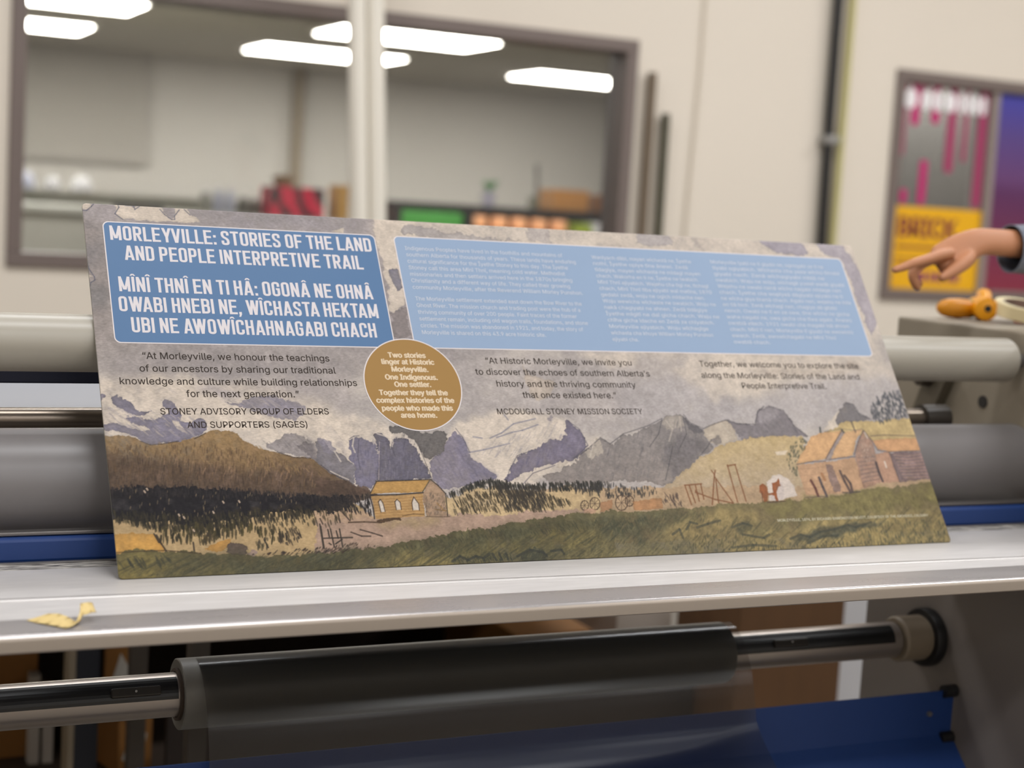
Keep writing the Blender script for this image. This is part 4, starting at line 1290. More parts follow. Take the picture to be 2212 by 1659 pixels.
('P',(215,200,182),[(939.9,359.8),(961.9,357.2),(955.1,364.1),(939.8,364.8)],1,0.05,0,1.0,None,0),
('T',(62,64,70),[(1133.9,292.2),(1165.6,268.3),(1191.2,262.2),(1196.8,265.2),(1198.8,304.1),(1149.2,312.8),(1129.7,312.8)],110,9,3.2,0,0.75,(84,84,92),3),
('P',(150,124,90),[(-25.7,328.8),(14.4,327.6),(28.7,329.3),(41.2,335.1),(52.3,340.1),(65.6,338.6),(86.6,335.5),(106.4,332.4),(120.7,325.1),(133.3,321.0),(145.6,320.5),(157.4,323.6),(169.5,337.1),(188.3,347.3),(206.4,350.8),(227.3,358.6),(249.1,360.6),(260.4,370.0),(272.9,381.9),(296.5,395.8),(332.0,415.0),(292.2,422.3),(-31.8,406.4)],1.2,0.2,0.1,1.0,(80,66,57),0),
('P',(84,70,62),[(-27.0,359.5),(30.7,353.5),(83.4,365.5),(97.2,373.8),(126.9,374.4),(163.4,384.8),(203.4,372.4),(227.3,369.5),(264.2,386.8),(308.0,412.7),(291.2,417.3),(-27.2,401.9)],4,0.3,0,0.8,None,7),
('T',(160,132,94),[(1.2,330.7),(53.7,340.9),(140.6,323.5),(206.0,354.2),(264.7,383.4),(202.5,379.0),(69.6,357.3),(-0.2,346.7)],420,9,1.4,-0.5,0.55,(120,98,70),54),
('T',(62,52,48),[(0.4,356.3),(83.5,363.9),(172.3,375.2),(277.4,403.7),(276.1,411.9),(-3.2,397.2)],520,14,1.9,0.12,0.62,(104,84,66),55),
('T',(152,122,96),[(40.8,353.7),(235.1,369.6),(262.6,396.7),(110.9,383.8)],70,14,1.2,0.35,0.5,(170,136,112),56),
('T',(110,88,66),[(0.1,343.6),(116.2,338.2),(205.3,359.1),(278.7,395.4),(277.4,403.7),(-1.3,375.3)],420,10,1.6,0.18,0.6,(78,64,54),5),
('S',(62,54,52),1.0,[(41.2,335.1),(52.3,340.1),(65.6,339.1),(86.6,335.5)],0.7),
('S',(62,54,52),1.0,[(120.7,325.1),(106.4,332.4)],0.7),
('S',(62,54,52),1.0,[(206.4,351.2),(227.2,359.1),(249.2,360.1)],0.7),
('S',(62,54,52),1.0,[(260.4,370.0),(272.9,381.9),(296.5,395.8)],0.7),
('S',(210,198,188),1.4,[(271.3,378.4),(282.1,384.8),(293.1,390.3)],0.8),
('P',(176,152,126),[(553.3,406.1),(683.6,411.6),(777.5,411.1),(968.5,415.3),(1253.9,398.1),(1250.7,489.0),(534.2,489.5)],2,0.08,0,1.0,None,0),
('P',(178,154,118),[(-27.0,431.3),(292.4,420.6),(333.7,451.5),(314.4,470.5),(293.2,501.8),(54.5,500.4),(-28.8,497.7)],2,0.08,0,1.0,None,0),
('P',(166,142,128),[(241.1,444.6),(311.8,441.7),(387.6,442.3),(503.2,440.4),(613.2,438.1),(639.6,435.1),(633.1,460.9),(495.8,474.3),(386.0,487.7),(233.0,498.3)],2,0.09,0.04,1.0,None,0),
('P',(176,150,130),[(243.4,429.3),(316.6,433.1),(316.3,445.3),(240.6,448.0)],2,0.08,0,0.8,None,0),
('P',(150,132,100),[(314.3,447.0),(394.3,444.2),(410.1,453.6),(332.2,461.4)],4,0.1,0,0.6,None,4),
('P',(186,164,130),[(417.4,416.4),(463.0,404.8),(491.8,407.2),(547.2,410.4),(645.2,412.6),(637.7,442.5),(415.7,443.1)],3,0.1,0,1.0,None,0),
('P',(190,146,82),[(-25.5,453.0),(33.9,452.4),(48.0,454.1),(52.3,466.9),(57.2,475.0),(-25.4,475.7)],1.5,0.1,0.12,1.0,None,0),
('P',(188,140,76),[(97.1,477.9),(109.6,469.9),(130.8,464.5),(137.7,468.6),(132.1,477.7),(108.3,481.4)],2.5,0.12,0.1,0.9,None,0),
('P',(92,80,78),[(125.9,480.6),(131.5,470.7),(142.1,468.8),(150.4,473.8),(153.9,486.4),(136.9,486.5)],1.5,0.15,0.15,1.0,None,0),
('P',(170,146,140),[(152.4,483.2),(155.7,478.7),(164.4,480.6),(160.6,486.7),(153.1,487.1)],1.5,0.1,0.1,1.0,None,0),
('P',(32,30,34),[(-24.7,397.3),(22.4,395.4),(94.5,397.9),(161.2,401.8),(198.2,410.0),(260.2,412.4),(293.2,415.7),(290.8,430.5),(241.2,433.9),(195.5,429.3),(149.1,437.5),(103.5,447.1),(46.3,442.1),(-23.8,426.8)],2.5,0.18,0,1.0,None,0),
('T',(30,29,33),[(0.6,394.2),(94.8,395.5),(198.7,406.8),(293.8,412.4),(292.8,418.2),(-0.1,401.9)],260,11,2.2,0.0,0.9,(54,50,52),57),
('T',(28,27,31),[(0.2,398.1),(183.8,403.1),(293.4,414.9),(292.4,420.6),(-0.4,405.0)],170,9,2.2,0.02,0.9,(60,54,54),7),
('T',(30,29,31),[(1.3,425.2),(105.0,434.6),(149.9,431.2),(226.4,428.6),(257.0,432.8),(209.4,439.4),(147.6,448.6),(102.8,453.3),(45.7,448.2),(1.8,436.0)],620,13,2.4,-0.05,0.9,(70,64,48),8),
('T',(38,36,32),[(45.7,448.2),(111.2,444.2),(155.5,445.7),(192.0,454.8),(205.6,466.4),(182.5,468.7),(161.7,455.4),(101.2,467.2),(52.6,463.8)],200,13,3.0,0.1,0.9,(84,76,50),9),
('T',(56,52,46),[(169.1,433.4),(291.1,428.8),(289.0,441.9),(254.0,452.1),(223.6,447.9),(197.3,470.9),(191.5,458.0)],110,10,2.2,-0.15,0.85,(80,70,52),10),
('T',(196,168,128),[(8.1,397.5),(213.8,408.8),(227.9,418.9),(148.7,440.7),(46.8,437.4),(6.6,413.0)],60,6,0.8,0.15,0.6,(170,150,110),11),
('S',(200,178,160),2.4,[(42.3,396.7),(43.3,398.6)],0.9),
('S',(200,178,160),2.4,[(39.1,399.7),(40.1,401.7)],0.9),
('S',(200,178,160),2.4,[(76.3,430.6),(77.2,432.5)],0.9),
('S',(200,178,160),2.4,[(81.7,433.9),(82.7,435.8)],0.9),
('S',(200,178,160),2.4,[(130.9,415.5),(131.9,417.5)],0.9),
('S',(200,178,160),2.4,[(150.4,415.2),(151.3,417.2)],0.9),
('S',(200,178,160),2.4,[(91.5,450.6),(92.4,452.5)],0.9),
('S',(200,178,160),2.4,[(117.5,428.3),(118.4,430.3)],0.9),
('S',(52,46,44),2.4,[(47.8,456.0),(52.3,466.9),(57.0,476.2)],0.85),
('S',(52,46,44),2.4,[(45.1,454.3),(49.7,465.2)],0.85),
('S',(52,46,44),2.4,[(89.6,466.8),(89.5,480.6)],0.85),
('S',(52,46,44),2.4,[(175.2,466.9),(178.4,476.5)],0.85),
('S',(52,46,44),2.4,[(246.8,448.7),(246.8,479.2)],0.85),
('T',(58,52,46),[(99.0,460.9),(114.5,453.7),(117.4,466.3),(103.7,470.4)],18,9,3,0.0,0.85,(76,66,48),12),
('T',(52,50,48),[(164.5,468.1),(179.9,465.5),(179.7,478.1),(164.8,477.5)],16,9,3,0.0,0.85,(76,70,52),13),
('T',(48,44,44),[(192.0,454.8),(219.6,454.2),(221.0,465.4),(210.5,474.6),(194.1,472.3)],50,8,1.8,-0.2,0.85,(66,56,48),14),
('T',(42,42,42),[(419.5,414.6),(456.5,401.0),(485.4,394.2),(530.1,402.6),(648.1,401.3),(645.2,412.6),(547.2,410.4),(464.8,404.8),(420.6,418.2)],420,10,2.6,0,0.9,(66,64,58),15),
('T',(46,44,42),[(423.1,423.7),(461.5,412.0),(495.1,409.1),(556.1,412.4),(599.7,430.2),(559.2,440.2),(503.6,438.6),(427.0,439.9)],360,11,2.4,-0.25,0.85,(92,80,60),16),
('T',(52,50,50),[(489.3,401.7),(562.7,408.9),(552.1,438.2),(500.7,434.9)],260,12,2.6,-0.2,0.85,(74,66,56),58),
('T',(58,57,60),[(604.9,407.2),(654.2,400.6),(692.4,409.2),(738.7,410.2),(730.4,420.4),(688.4,424.6),(648.4,423.6),(603.0,414.8)],150,9,2.2,0.2,0.9,(70,66,62),17),
('T',(184,160,126),[(426.3,425.6),(508.3,416.8),(600.6,426.5),(578.5,438.9),(430.2,441.8)],50,6,1,-0.3,0.6,(170,150,120),18),
('T',(34,32,36),[(246.0,412.0),(317.7,406.8),(315.7,438.3),(309.0,438.1),(244.2,424.1)],200,10,2.2,-0.12,0.92,(58,52,50),19),
('P',(88,72,64),[(249.4,389.5),(291.4,390.3),(319.7,405.1),(316.8,412.1),(246.3,410.3)],2,0.2,0,0.9,None,0),
('P',(184,146,92),[(318.4,410.7),(329.9,393.2),(402.3,392.5),(388.9,409.4)],0.6,0.06,0.12,1.0,None,0),
('P',(176,142,98),[(318.5,413.9),(388.6,410.6),(385.8,442.6),(319.9,444.0)],0.6,0.07,0.06,1.0,None,0),
('P',(156,132,112),[(402.3,392.5),(411.6,400.0),(419.1,411.9),(416.1,443.1),(387.6,442.6),(388.7,410.3)],0.8,0.16,0.1,1.0,None,0),
('S',(48,44,46),2.2,[(317.6,412.1),(353.0,412.2),(389.2,410.3)],0.85),
('S',(48,44,46),1.6,[(328.6,393.2),(368.6,392.9),(403.3,392.2)],0.85),
('S',(70,60,54),1.4,[(317.9,410.3),(329.6,393.2)],0.85),
('S',(58,52,50),2,[(403.2,392.6),(411.4,400.9),(419.6,412.4)],0.85),
('S',(90,80,66),1.4,[(401.2,393.6),(388.5,409.4)],0.85),
('S',(60,54,50),1.6,[(419.6,412.4),(416.4,443.2)],0.85),
('S',(140,104,66),0.7,[(319.2,417.8),(353.7,417.6),(390.0,415.7)],0.5),
('S',(140,104,66),0.7,[(319.4,421.6),(353.1,421.3),(389.3,419.6)],0.5),
('S',(140,104,66),0.7,[(319.6,425.5),(352.4,425.0),(388.5,423.5)],0.5),
('S',(140,104,66),0.7,[(319.8,429.4),(351.8,428.7),(387.8,427.4)],0.5),
('S',(140,104,66),0.7,[(320.0,433.2),(351.1,432.4),(387.1,431.3)],0.5),
('S',(140,104,66),0.7,[(320.2,437.1),(350.4,436.0),(386.3,435.1)],0.5),
('S',(140,104,66),0.7,[(320.4,440.9),(349.8,439.7),(385.6,439.0)],0.5),
('P',(206,196,188),[(327.2,421.1),(330.3,418.0),(332.9,423.0),(333.8,434.7),(328.2,435.6)],0.3,0.03,0,1.0,None,0),
('S',(66,52,46),1.1,[(328.2,435.6),(327.2,421.1),(330.3,418.0),(332.9,423.0),(333.8,434.7)],0.8),
('P',(206,196,188),[(349.0,421.7),(352.2,418.6),(355.9,422.8),(355.6,432.5),(349.0,432.7)],0.3,0.03,0,1.0,None,0),
('S',(66,52,46),1.1,[(349.0,432.7),(349.0,421.7),(352.2,418.6),(355.9,422.8),(355.6,432.5)],0.8),
('P',(206,196,188),[(371.5,423.2),(375.3,416.0),(380.3,425.2),(379.7,434.1),(370.8,433.8)],0.3,0.03,0,1.0,None,0),
('S',(66,52,46),1.1,[(370.8,433.8),(371.5,423.2),(375.3,416.0),(380.3,425.2),(379.7,434.1)],0.8),
('T',(84,76,72),[(388.2,415.6),(398.9,410.5),(417.7,414.6),(414.3,441.3),(388.0,440.5)],70,6,1.2,0.4,0.6,(110,96,84),20),
('S',(150,116,70),1.2,[(405.0,425.0),(413.6,435.9)],0.8),
('S',(120,96,64),1.2,[(401.6,433.8),(416.2,436.0)],0.8),
('P',(84,66,52),[(319.6,445.7),(335.4,443.3),(352.7,442.9),(352.8,446.8),(334.6,447.6),(326.4,450.8),(320.7,448.9)],1,0.12,0.1,1.0,None,0),
('S',(82,66,54),2.4,[(283.8,447.7),(304.0,447.5),(325.8,449.1)],0.85),
('S',(100,78,56),1,[(355.6,441.3),(370.7,439.1),(384.5,440.1)],0.8),
('S',(90,74,60),1.2,[(387.5,443.1),(412.0,444.1),(419.2,443.6)],0.7),
('S',(52,46,46),2.2,[(317.3,413.8),(318.9,429.7),(318.2,443.6)],0.85),
('S',(60,54,50),2.2,[(247.4,451.6),(247.4,480.5)],0.9),
('S',(60,54,50),2.2,[(259.2,455.5),(260.5,479.3)],0.9),
('S',(60,54,50),2.2,[(270.8,455.9),(271.1,479.7)],0.9),
('S',(60,54,50),2.2,[(255.8,456.2),(256.3,465.6)],0.9),
('S',(60,54,50),2.2,[(266.2,458.3),(267.2,467.7)],0.9),
('S',(60,54,50),2.2,[(249.1,467.3),(285.6,467.5)],0.9),
('S',(60,54,50),2.2,[(262.8,475.1),(271.9,469.6)],0.9),
('S',(60,54,50),2.2,[(254.7,474.0),(256.9,475.8)],0.9),
('S',(66,56,52),2.2,[(297.3,457.6),(311.6,462.4),(324.4,467.2)],0.85),
('S',(66,56,52),2.2,[(285.0,460.6),(297.5,466.2),(309.2,466.7)],0.85),
('S',(66,56,52),2.2,[(272.1,437.0),(273.0,447.4)],0.85),
('S',(66,56,52),2.2,[(276.3,431.9),(285.9,445.2)],0.85),
('S',(66,56,52),2.2,[(248.2,441.4),(250.4,448.3)],0.85),
('T',(74,58,50),[(235.7,480.0),(286.0,475.2),(322.2,480.0),(301.5,482.6),(234.5,488.3)],60,4,1.8,1.2,0.7,(50,44,44),21),
('P',(96,90,64),[(-25.7,475.7),(19.1,475.0),(57.1,475.5),(79.7,477.9),(99.5,481.3),(128.3,484.7),(160.6,486.7),(233.3,486.6),(281.9,485.4),(274.2,557.6),(-29.3,543.4)],2,0.16,0.06,1.0,None,0),
('P',(92,87,64),[(226.4,488.0),(267.9,484.6),(318.7,480.7),(357.0,476.2),(396.5,469.3),(443.9,462.7),(499.7,456.5),(556.8,450.7),(595.7,446.8),(654.8,443.0),(631.6,558.8),(222.5,539.4)],2,0.16,0.06,1.0,None,0),
('P',(114,106,78),[(579.8,446.9),(643.3,443.7),(707.8,443.1),(768.6,442.2),(843.5,437.8),(901.9,436.7),(962.2,434.2),(1005.4,432.1),(1077.0,422.8),(1143.3,415.8),(1228.8,411.4),(1226.7,540.8),(563.6,540.0)],2,0.14,0.06,1.0,None,0),
('P',(70,70,56),[(234.2,490.0),(284.6,483.6),(353.0,479.5),(406.7,471.1),(498.5,461.9),(635.4,451.7),(631.2,468.3),(514.0,475.0),(404.0,485.0),(300.1,491.1),(232.7,499.9)],6,0.25,0,0.75,None,7),
('P',(70,70,58),[(99.2,484.1),(281.3,488.6),(277.7,535.7),(184.6,532.9),(112.2,496.9),(55.4,491.4)],6,0.25,0,0.65,None,7),
('P',(140,124,72),[(-22.5,489.0),(31.1,481.2),(61.6,487.1),(48.9,500.1),(12.1,529.4)],6,0.15,0,0.45,None,8),
('P',(138,124,82),[(315.6,498.5),(385.4,491.1),(412.8,494.0),(400.0,530.6),(330.6,534.3)],6,0.15,0,0.65,None,8),
('P',(128,114,68),[(404.0,485.0),(532.3,475.7),(630.3,471.9),(626.7,486.4),(492.0,492.0)],7,0.2,0,0.5,None,8),
('P',(160,140,98),[(721.8,471.6),(811.7,448.7),(897.3,451.2),(877.9,466.5),(824.3,501.0),(746.6,500.4)],7,0.15,0,0.6,None,8),
('P',(166,146,100),[(827.4,490.8),(948.9,474.1),(1140.1,458.4),(1227.1,457.4),(1224.6,529.7),(997.5,532.8),(850.0,534.7)],7,0.15,0,0.65,None,8),
('P',(126,117,78),[(895.7,437.9),(1076.3,424.7),(1224.2,414.8),(1229.4,443.3),(1014.1,460.1),(894.0,461.7)],6,0.12,0,0.75,None,5),
('P',(70,72,62),[(609.5,452.8),(701.8,445.5),(767.9,444.8),(762.8,462.8),(691.0,485.7),(639.0,481.3)],7,0.25,0,0.6,None,7),
('P',(74,76,66),[(832.8,472.8),(867.3,463.5),(863.2,476.5),(840.1,477.0)],3,0.2,0,0.8,None,2),
('P',(72,74,66),[(922.4,491.7),(958.1,482.4),(1027.6,474.0),(1102.4,473.8),(1049.1,482.9),(972.3,493.6),(949.9,498.0)],3,0.25,0,0.8,None,2),
('T',(56,58,52),[(343.8,482.6),(397.7,472.5),(462.0,462.4),(634.9,453.6),(631.7,466.4),(458.7,478.3),(351.7,486.3)],200,8,1.4,-0.3,0.6,(78,76,56),22),
('T',(52,56,54),[(407.3,504.2),(436.6,498.5),(494.4,497.4),(496.1,506.3),(434.5,508.8)],60,9,1.8,-0.3,0.8,(70,70,52),23),
('P',(62,64,56),[(501.3,499.4),(519.4,492.2),(538.9,495.7),(544.7,528.0),(526.3,527.3),(507.7,528.2)],2.5,0.2,0,0.85,None,0),
('T',(60,64,52),[(233.2,496.6),(386.7,484.3),(630.3,471.9),(620.8,509.9),(231.2,509.8)],420,9,1.5,0.6,0.35,(136,124,86),24),
('T',(64,68,60),[(639.5,458.8),(705.8,450.7),(700.3,470.9),(651.4,474.2)],60,10,1.8,-0.2,0.75,(80,80,60),25),
('T',(62,66,60),[(731.1,497.3),(802.5,479.6),(940.2,500.3),(997.5,507.8),(850.0,509.7),(728.3,507.2)],120,8,1.8,0.3,0.7,(92,88,62),26),
('T',(60,66,64),[(1004.8,486.7),(1135.9,469.3),(1197.7,476.9),(1197.5,510.2),(997.0,509.1)],220,10,1.6,0.1,0.75,(110,104,70),27),
('T',(84,82,58),[(1021.6,438.5),(1149.5,433.5),(1193.6,437.4),(1187.0,454.1),(1032.3,460.6)],90,9,1.8,-0.1,0.55,(104,96,62),28),
('T',(60,64,60),[(795.0,504.9),(1000.2,499.9),(1186.8,504.2),(1196.9,511.5),(798.7,511.4)],110,6,1.6,0.2,0.8,(50,54,54),29),
('T',(62,66,58),[(609.5,452.8),(767.9,444.8),(836.8,459.9),(874.6,476.9),(740.4,502.7),(606.5,507.1)],380,10,1.6,0.7,0.42,(146,132,92),30),
('T',(56,58,54),[(2.2,492.0),(18.3,483.7),(61.9,484.1),(64.1,490.2),(29.6,496.2)],34,14,2.2,-0.5,0.7,(66,66,54),31),
('T',(54,56,50),[(1.7,498.0),(98.5,490.2),(186.1,497.1),(281.9,485.4),(277.7,510.7),(96.2,509.9),(2.2,506.9)],300,8,1.5,0.7,0.38,(116,108,76),32),
('S',(60,50,42),1.6,[(-0.4,475.7),(31.7,475.2),(57.1,475.5),(96.7,480.6)],0.6),
('T',(70,56,48),[(154.9,484.9),(188.3,481.6),(234.5,478.7),(282.4,482.2),(281.6,487.0),(187.6,486.2)],60,4,2,1.3,0.75,(46,42,44),33),
('T',(62,64,56),[(618.6,458.1),(783.8,447.9),(892.3,467.0),(1077.3,456.5),(1200.0,454.5),(1194.3,510.0),(849.2,512.2),(607.1,504.7)],190,18,2.8,1.4,0.4,(84,82,64),61),
('T',(58,60,54),[(233.5,495.0),(404.7,481.5),(630.3,471.9),(621.2,508.1),(231.5,508.2)],170,18,2.6,1.8,0.4,(80,78,60),62),
('T',(58,60,54),[(2.8,486.1),(99.0,485.6),(280.8,491.7),(277.7,510.7),(2.2,506.9)],130,18,2.4,2.2,0.38,(84,80,60),63),
('S',(66,68,62),5,[(922.0,493.0),(941.6,487.1),(955.0,491.6),(975.4,484.4),(1000.6,481.2),(1027.1,475.4),(1037.8,479.8),(1068.3,472.7)],0.6),
('S',(66,68,62),5,[(949.0,500.6),(979.1,491.1),(1003.4,490.7)],0.6),
('S',(66,68,62),5,[(832.8,472.8),(851.8,467.0),(864.8,471.3)],0.6),
('S',(66,68,62),5,[(777.1,471.0),(795.2,466.4),(816.3,461.9)],0.6),
('S',(66,68,62),5,[(759.9,472.9),(768.3,462.9),(778.6,465.8)],0.6),
('S',(66,68,62),5,[(736.0,479.7),(748.9,472.6),(750.8,485.4)],0.6),
('S',(66,68,62),5,[(846.6,483.7),(879.1,490.1),(889.4,485.3)],0.6),
('S',(66,68,62),5,[(823.9,502.2),(858.8,499.7),(895.5,502.5)],0.6),
('S',(58,60,56),4.5,[(410.8,504.3),(422.6,497.9),(432.1,503.5),(443.7,498.8),(453.8,501.8),(463.9,496.1)],0.7),
('S',(58,60,56),4.5,[(467.5,496.3),(471.0,505.2)],0.7),
('S',(58,60,56),4.5,[(476.6,495.8),(478.3,504.6)],0.7),
('S',(58,60,56),4.5,[(485.4,497.0),(487.5,504.2)],0.7),
('S',(58,60,56),4.5,[(500.9,501.2),(521.0,493.1),(538.5,497.4),(542.8,503.0)],0.7),
('S',(58,60,56),4.5,[(550.0,496.1),(565.2,494.9),(567.7,500.4)],0.7),
('S',(74,60,54),1.3,[(637.4,432.2),(635.2,436.7),(631.6,439.9),(627.6,441.0),(624.1,439.7),(622.2,436.3),(622.3,431.8),(624.4,427.3),(628.0,424.0),(632.1,422.9),(635.6,424.2),(637.5,427.6),(637.4,432.2)],0.8),
('S',(84,70,62),0.7,[(637.4,432.2),(622.3,431.8)],0.6),
('S',(84,70,62),0.7,[(633.6,438.5),(626.1,425.4)],0.6),
('S',(84,70,62),0.7,[(627.6,441.0),(632.1,422.9)],0.6),
('S',(84,70,62),0.7,[(622.9,438.2),(636.8,425.7)],0.6),
('S',(74,60,54),1.3,[(619.9,434.2),(618.2,437.7),(615.5,440.2),(612.3,441.1),(609.7,440.1),(608.2,437.4),(608.2,433.9),(609.9,430.4),(612.6,427.9),(615.8,427.0),(618.5,428.1),(620.0,430.7),(619.9,434.2)],0.8),
('S',(84,70,62),0.7,[(619.9,434.2),(608.2,433.9)],0.6),
('S',(84,70,62),0.7,[(617.0,439.1),(611.1,429.0)],0.6),
('S',(84,70,62),0.7,[(612.3,441.1),(615.8,427.0)],0.6),
('S',(84,70,62),0.7,[(608.7,438.9),(619.4,429.2)],0.6),
('S',(74,60,54),1.3,[(679.7,432.0),(677.0,437.6),(672.5,441.6),(667.4,442.9),(663.1,441.3),(660.8,437.1),(660.9,431.5),(663.6,426.0),(668.1,422.0),(673.2,420.6),(677.5,422.2),(679.9,426.4),(679.7,432.0)],0.8),
('S',(84,70,62),0.7,[(679.7,432.0),(660.9,431.5)],0.6),
('S',(84,70,62),0.7,[(674.9,439.9),(665.7,423.7)],0.6),
('S',(84,70,62),0.7,[(667.4,442.9),(673.2,420.6)],0.6),
('S',(84,70,62),0.7,[(661.7,439.5),(679.0,424.0)],0.6),
('S',(74,60,54),1.3,[(689.4,429.7),(687.6,433.5),(684.5,436.3),(681.0,437.2),(678.0,436.1),(676.4,433.2),(676.6,429.4),(678.4,425.6),(681.5,422.9),(685.0,421.9),(687.9,423.0),(689.6,425.9),(689.4,429.7)],0.8),
('S',(84,70,62),0.7,[(689.4,429.7),(676.6,429.4)],0.6),
('S',(84,70,62),0.7,[(686.1,435.1),(679.9,424.0)],0.6),
('S',(84,70,62),0.7,[(681.0,437.2),(685.0,421.9)],0.6),
('S',(84,70,62),0.7,[(677.0,434.8),(689.0,424.3)],0.6),
('P',(166,126,96),[(638.5,430.9),(657.7,428.9),(654.4,441.5),(635.4,443.5)],1,0.1,0.1,0.9,None,0),
('P',(168,126,92),[(687.0,429.7),(734.3,426.3),(732.9,441.2),(686.3,442.5)],1,0.12,0.1,0.9,None,0),
('P',(180,146,124),[(612.5,440.3),(631.1,439.6),(626.9,445.8),(611.2,445.8)],1,0.1,0,0.8,None,0),
('T',(64,56,58),[(735.9,420.6),(752.4,421.0),(763.4,421.2),(764.6,436.9),(741.1,441.5),(734.3,436.1)],40,9,2,-0.25,0.8,(90,76,70),34),
('S',(126,86,62),2.6,[(775.4,408.4),(777.8,437.3)],0.85),
('S',(126,86,62),2.6,[(782.3,409.1),(784.7,434.9)],0.85),
('S',(126,86,62),2.6,[(792.1,409.3),(791.6,432.4)],0.85),
('S',(126,86,62),2.6,[(801.1,407.6),(799.6,430.0)],0.85),
('S',(126,86,62),2.6,[(775.4,408.4),(802.7,406.9)],0.85),
('S',(126,86,62),2.6,[(824.3,386.7),(827.5,393.5),(810.8,438.2)],0.85),
('S',(126,86,62),2.6,[(830.9,386.8),(827.5,393.5)],0.85),
('S',(126,86,62),2.6,[(826.7,396.2),(845.3,436.5)],0.85),
('S',(126,86,62),2.6,[(827.4,401.5),(821.7,435.9)],0.85),
('S',(126,86,62),2.6,[(789.2,419.2),(817.1,430.5),(845.1,437.0)],0.85),
('S',(126,86,62),2.6,[(853.1,379.1),(852.8,435.4)],0.85),
('S',(126,86,62),2.6,[(865.8,378.5),(867.0,434.4)],0.85),
('S',(126,86,62),2.6,[(852.7,380.5),(866.7,378.5)],0.85),
('S',(126,86,62),2.6,[(791.3,421.9),(790.0,416.6)],0.85),
('P',(212,200,194),[(909.4,408.6),(923.2,398.0),(934.6,394.9),(947.1,402.6),(953.5,415.0),(955.0,428.6),(926.2,434.6),(905.3,435.4)],1,0.04,0.06,1.0,None,0),
('P',(196,184,182),[(929.4,406.3),(938.7,414.7),(931.1,433.4),(905.4,434.9),(913.3,419.5)],1.5,0.04,0,0.8,None,0),
('P',(150,90,58),[(895.9,411.0),(903.5,408.5),(907.7,414.0),(906.2,423.4),(915.4,422.2),(918.2,408.8),(926.3,406.8),(932.5,401.5),(932.1,414.5),(928.3,414.4),(921.3,422.4),(921.4,435.9),(917.0,435.7),(915.6,426.3),(905.3,426.0),(902.5,436.7),(897.3,437.4),(896.1,427.2),(893.4,421.7)],0.6,0.1,0.1,1.0,None,0),
('S',(96,62,48),1.2,[(897.2,421.8),(894.2,435.1)],0.8),
('S',(80,60,56),2,[(901.7,437.5),(931.7,436.1)],0.7),
('P',(206,166,126),[(969.4,379.3),(985.0,362.3),(1009.0,335.1),(1027.6,329.9),(1067.9,326.3),(1026.9,371.1),(998.8,375.3)],0.8,0.06,0.1,1.0,None,0),
('P',(206,168,130),[(1031.9,371.2),(1070.5,328.6),(1106.1,325.7),(1085.3,345.0),(1073.5,368.7)],0.8,0.06,0.1,1.0,None,0),
('P',(158,146,144),[(1020.9,374.1),(1044.1,350.8),(1067.4,327.8),(1072.2,328.6),(1045.3,356.9),(1029.0,374.9)],0.8,0.06,0.1,1.0,None,0),
('P',(186,152,124),[(970.3,381.6),(1021.8,376.4),(1075.8,371.8),(1075.7,419.6),(1031.0,426.7),(970.7,429.7),(969.8,397.9)],1,0.08,0.06,1.0,None,0),
('P',(166,134,118),[(1080.9,357.3),(1107.5,326.5),(1117.5,342.2),(1115.4,367.0),(1106.1,411.2),(1075.1,421.1),(1072.9,389.3)],1,0.14,0.1,1.0,None,0),
('P',(128,110,110),[(1018.6,380.8),(1032.4,379.5),(1033.5,424.6),(1018.1,425.7),(1018.4,395.9)],1.5,0.14,0.05,0.8,None,0),
('P',(202,158,120),[(1117.5,342.2),(1223.2,338.9),(1225.7,360.2),(1139.9,361.8),(1122.2,357.8)],0.8,0.07,0.1,1.0,None,0),
('P',(182,146,126),[(1113.4,365.4),(1141.4,362.6),(1143.0,409.7),(1106.1,411.2)],1,0.08,0.06,1.0,None,0),
('P',(122,104,106),[(1141.1,363.4),(1227.2,361.0),(1225.4,407.0),(1142.7,410.4)],1,0.2,0.06,1.0,None,0),
('S',(190,156,134),1.1,[(1148.4,367.4),(1172.2,369.6),(1201.0,366.5)],0.55),
('S',(190,156,134),1.1,[(1148.9,372.7),(1170.3,374.5),(1200.9,371.8)],0.55),
('S',(190,156,134),1.1,[(1149.3,377.9),(1168.5,379.5),(1200.8,377.1)],0.55),
('S',(190,156,134),1.1,[(1149.8,383.2),(1166.6,384.4),(1200.7,382.4)],0.55),
('S',(190,156,134),1.1,[(1150.3,388.5),(1164.7,389.3),(1200.6,387.7)],0.55),
('S',(190,156,134),1.1,[(1150.8,393.7),(1162.9,394.2),(1200.5,393.0)],0.55),
('S',(190,156,134),1.1,[(1151.2,398.9),(1161.0,399.1),(1200.4,398.3)],0.55),
('S',(190,156,134),1.1,[(1151.7,404.2),(1159.1,404.0),(1200.3,403.6)],0.55),
('S',(104,90,92),1.3,[(1081.1,371.1),(1095.0,370.7),(1112.0,369.2)],0.6),
('S',(104,90,92),1.3,[(1080.1,377.8),(1092.7,377.1),(1111.1,375.4)],0.6),
('S',(104,90,92),1.3,[(1079.1,384.5),(1090.4,383.5),(1110.2,381.5)],0.6),
('S',(104,90,92),1.3,[(1078.1,391.2),(1088.1,389.9),(1109.4,387.6)],0.6),
('S',(104,90,92),1.3,[(1077.0,397.9),(1085.8,396.2),(1108.5,393.7)],0.6),
('S',(104,90,92),1.3,[(1076.0,404.5),(1083.5,402.5),(1107.7,399.8)],0.6),
('S',(104,90,92),1.3,[(1075.0,411.1),(1081.3,408.8),(1106.8,405.9)],0.6),
('S',(150,120,100),1,[(973.3,387.6),(995.1,386.5),(1017.5,383.8)],0.45),
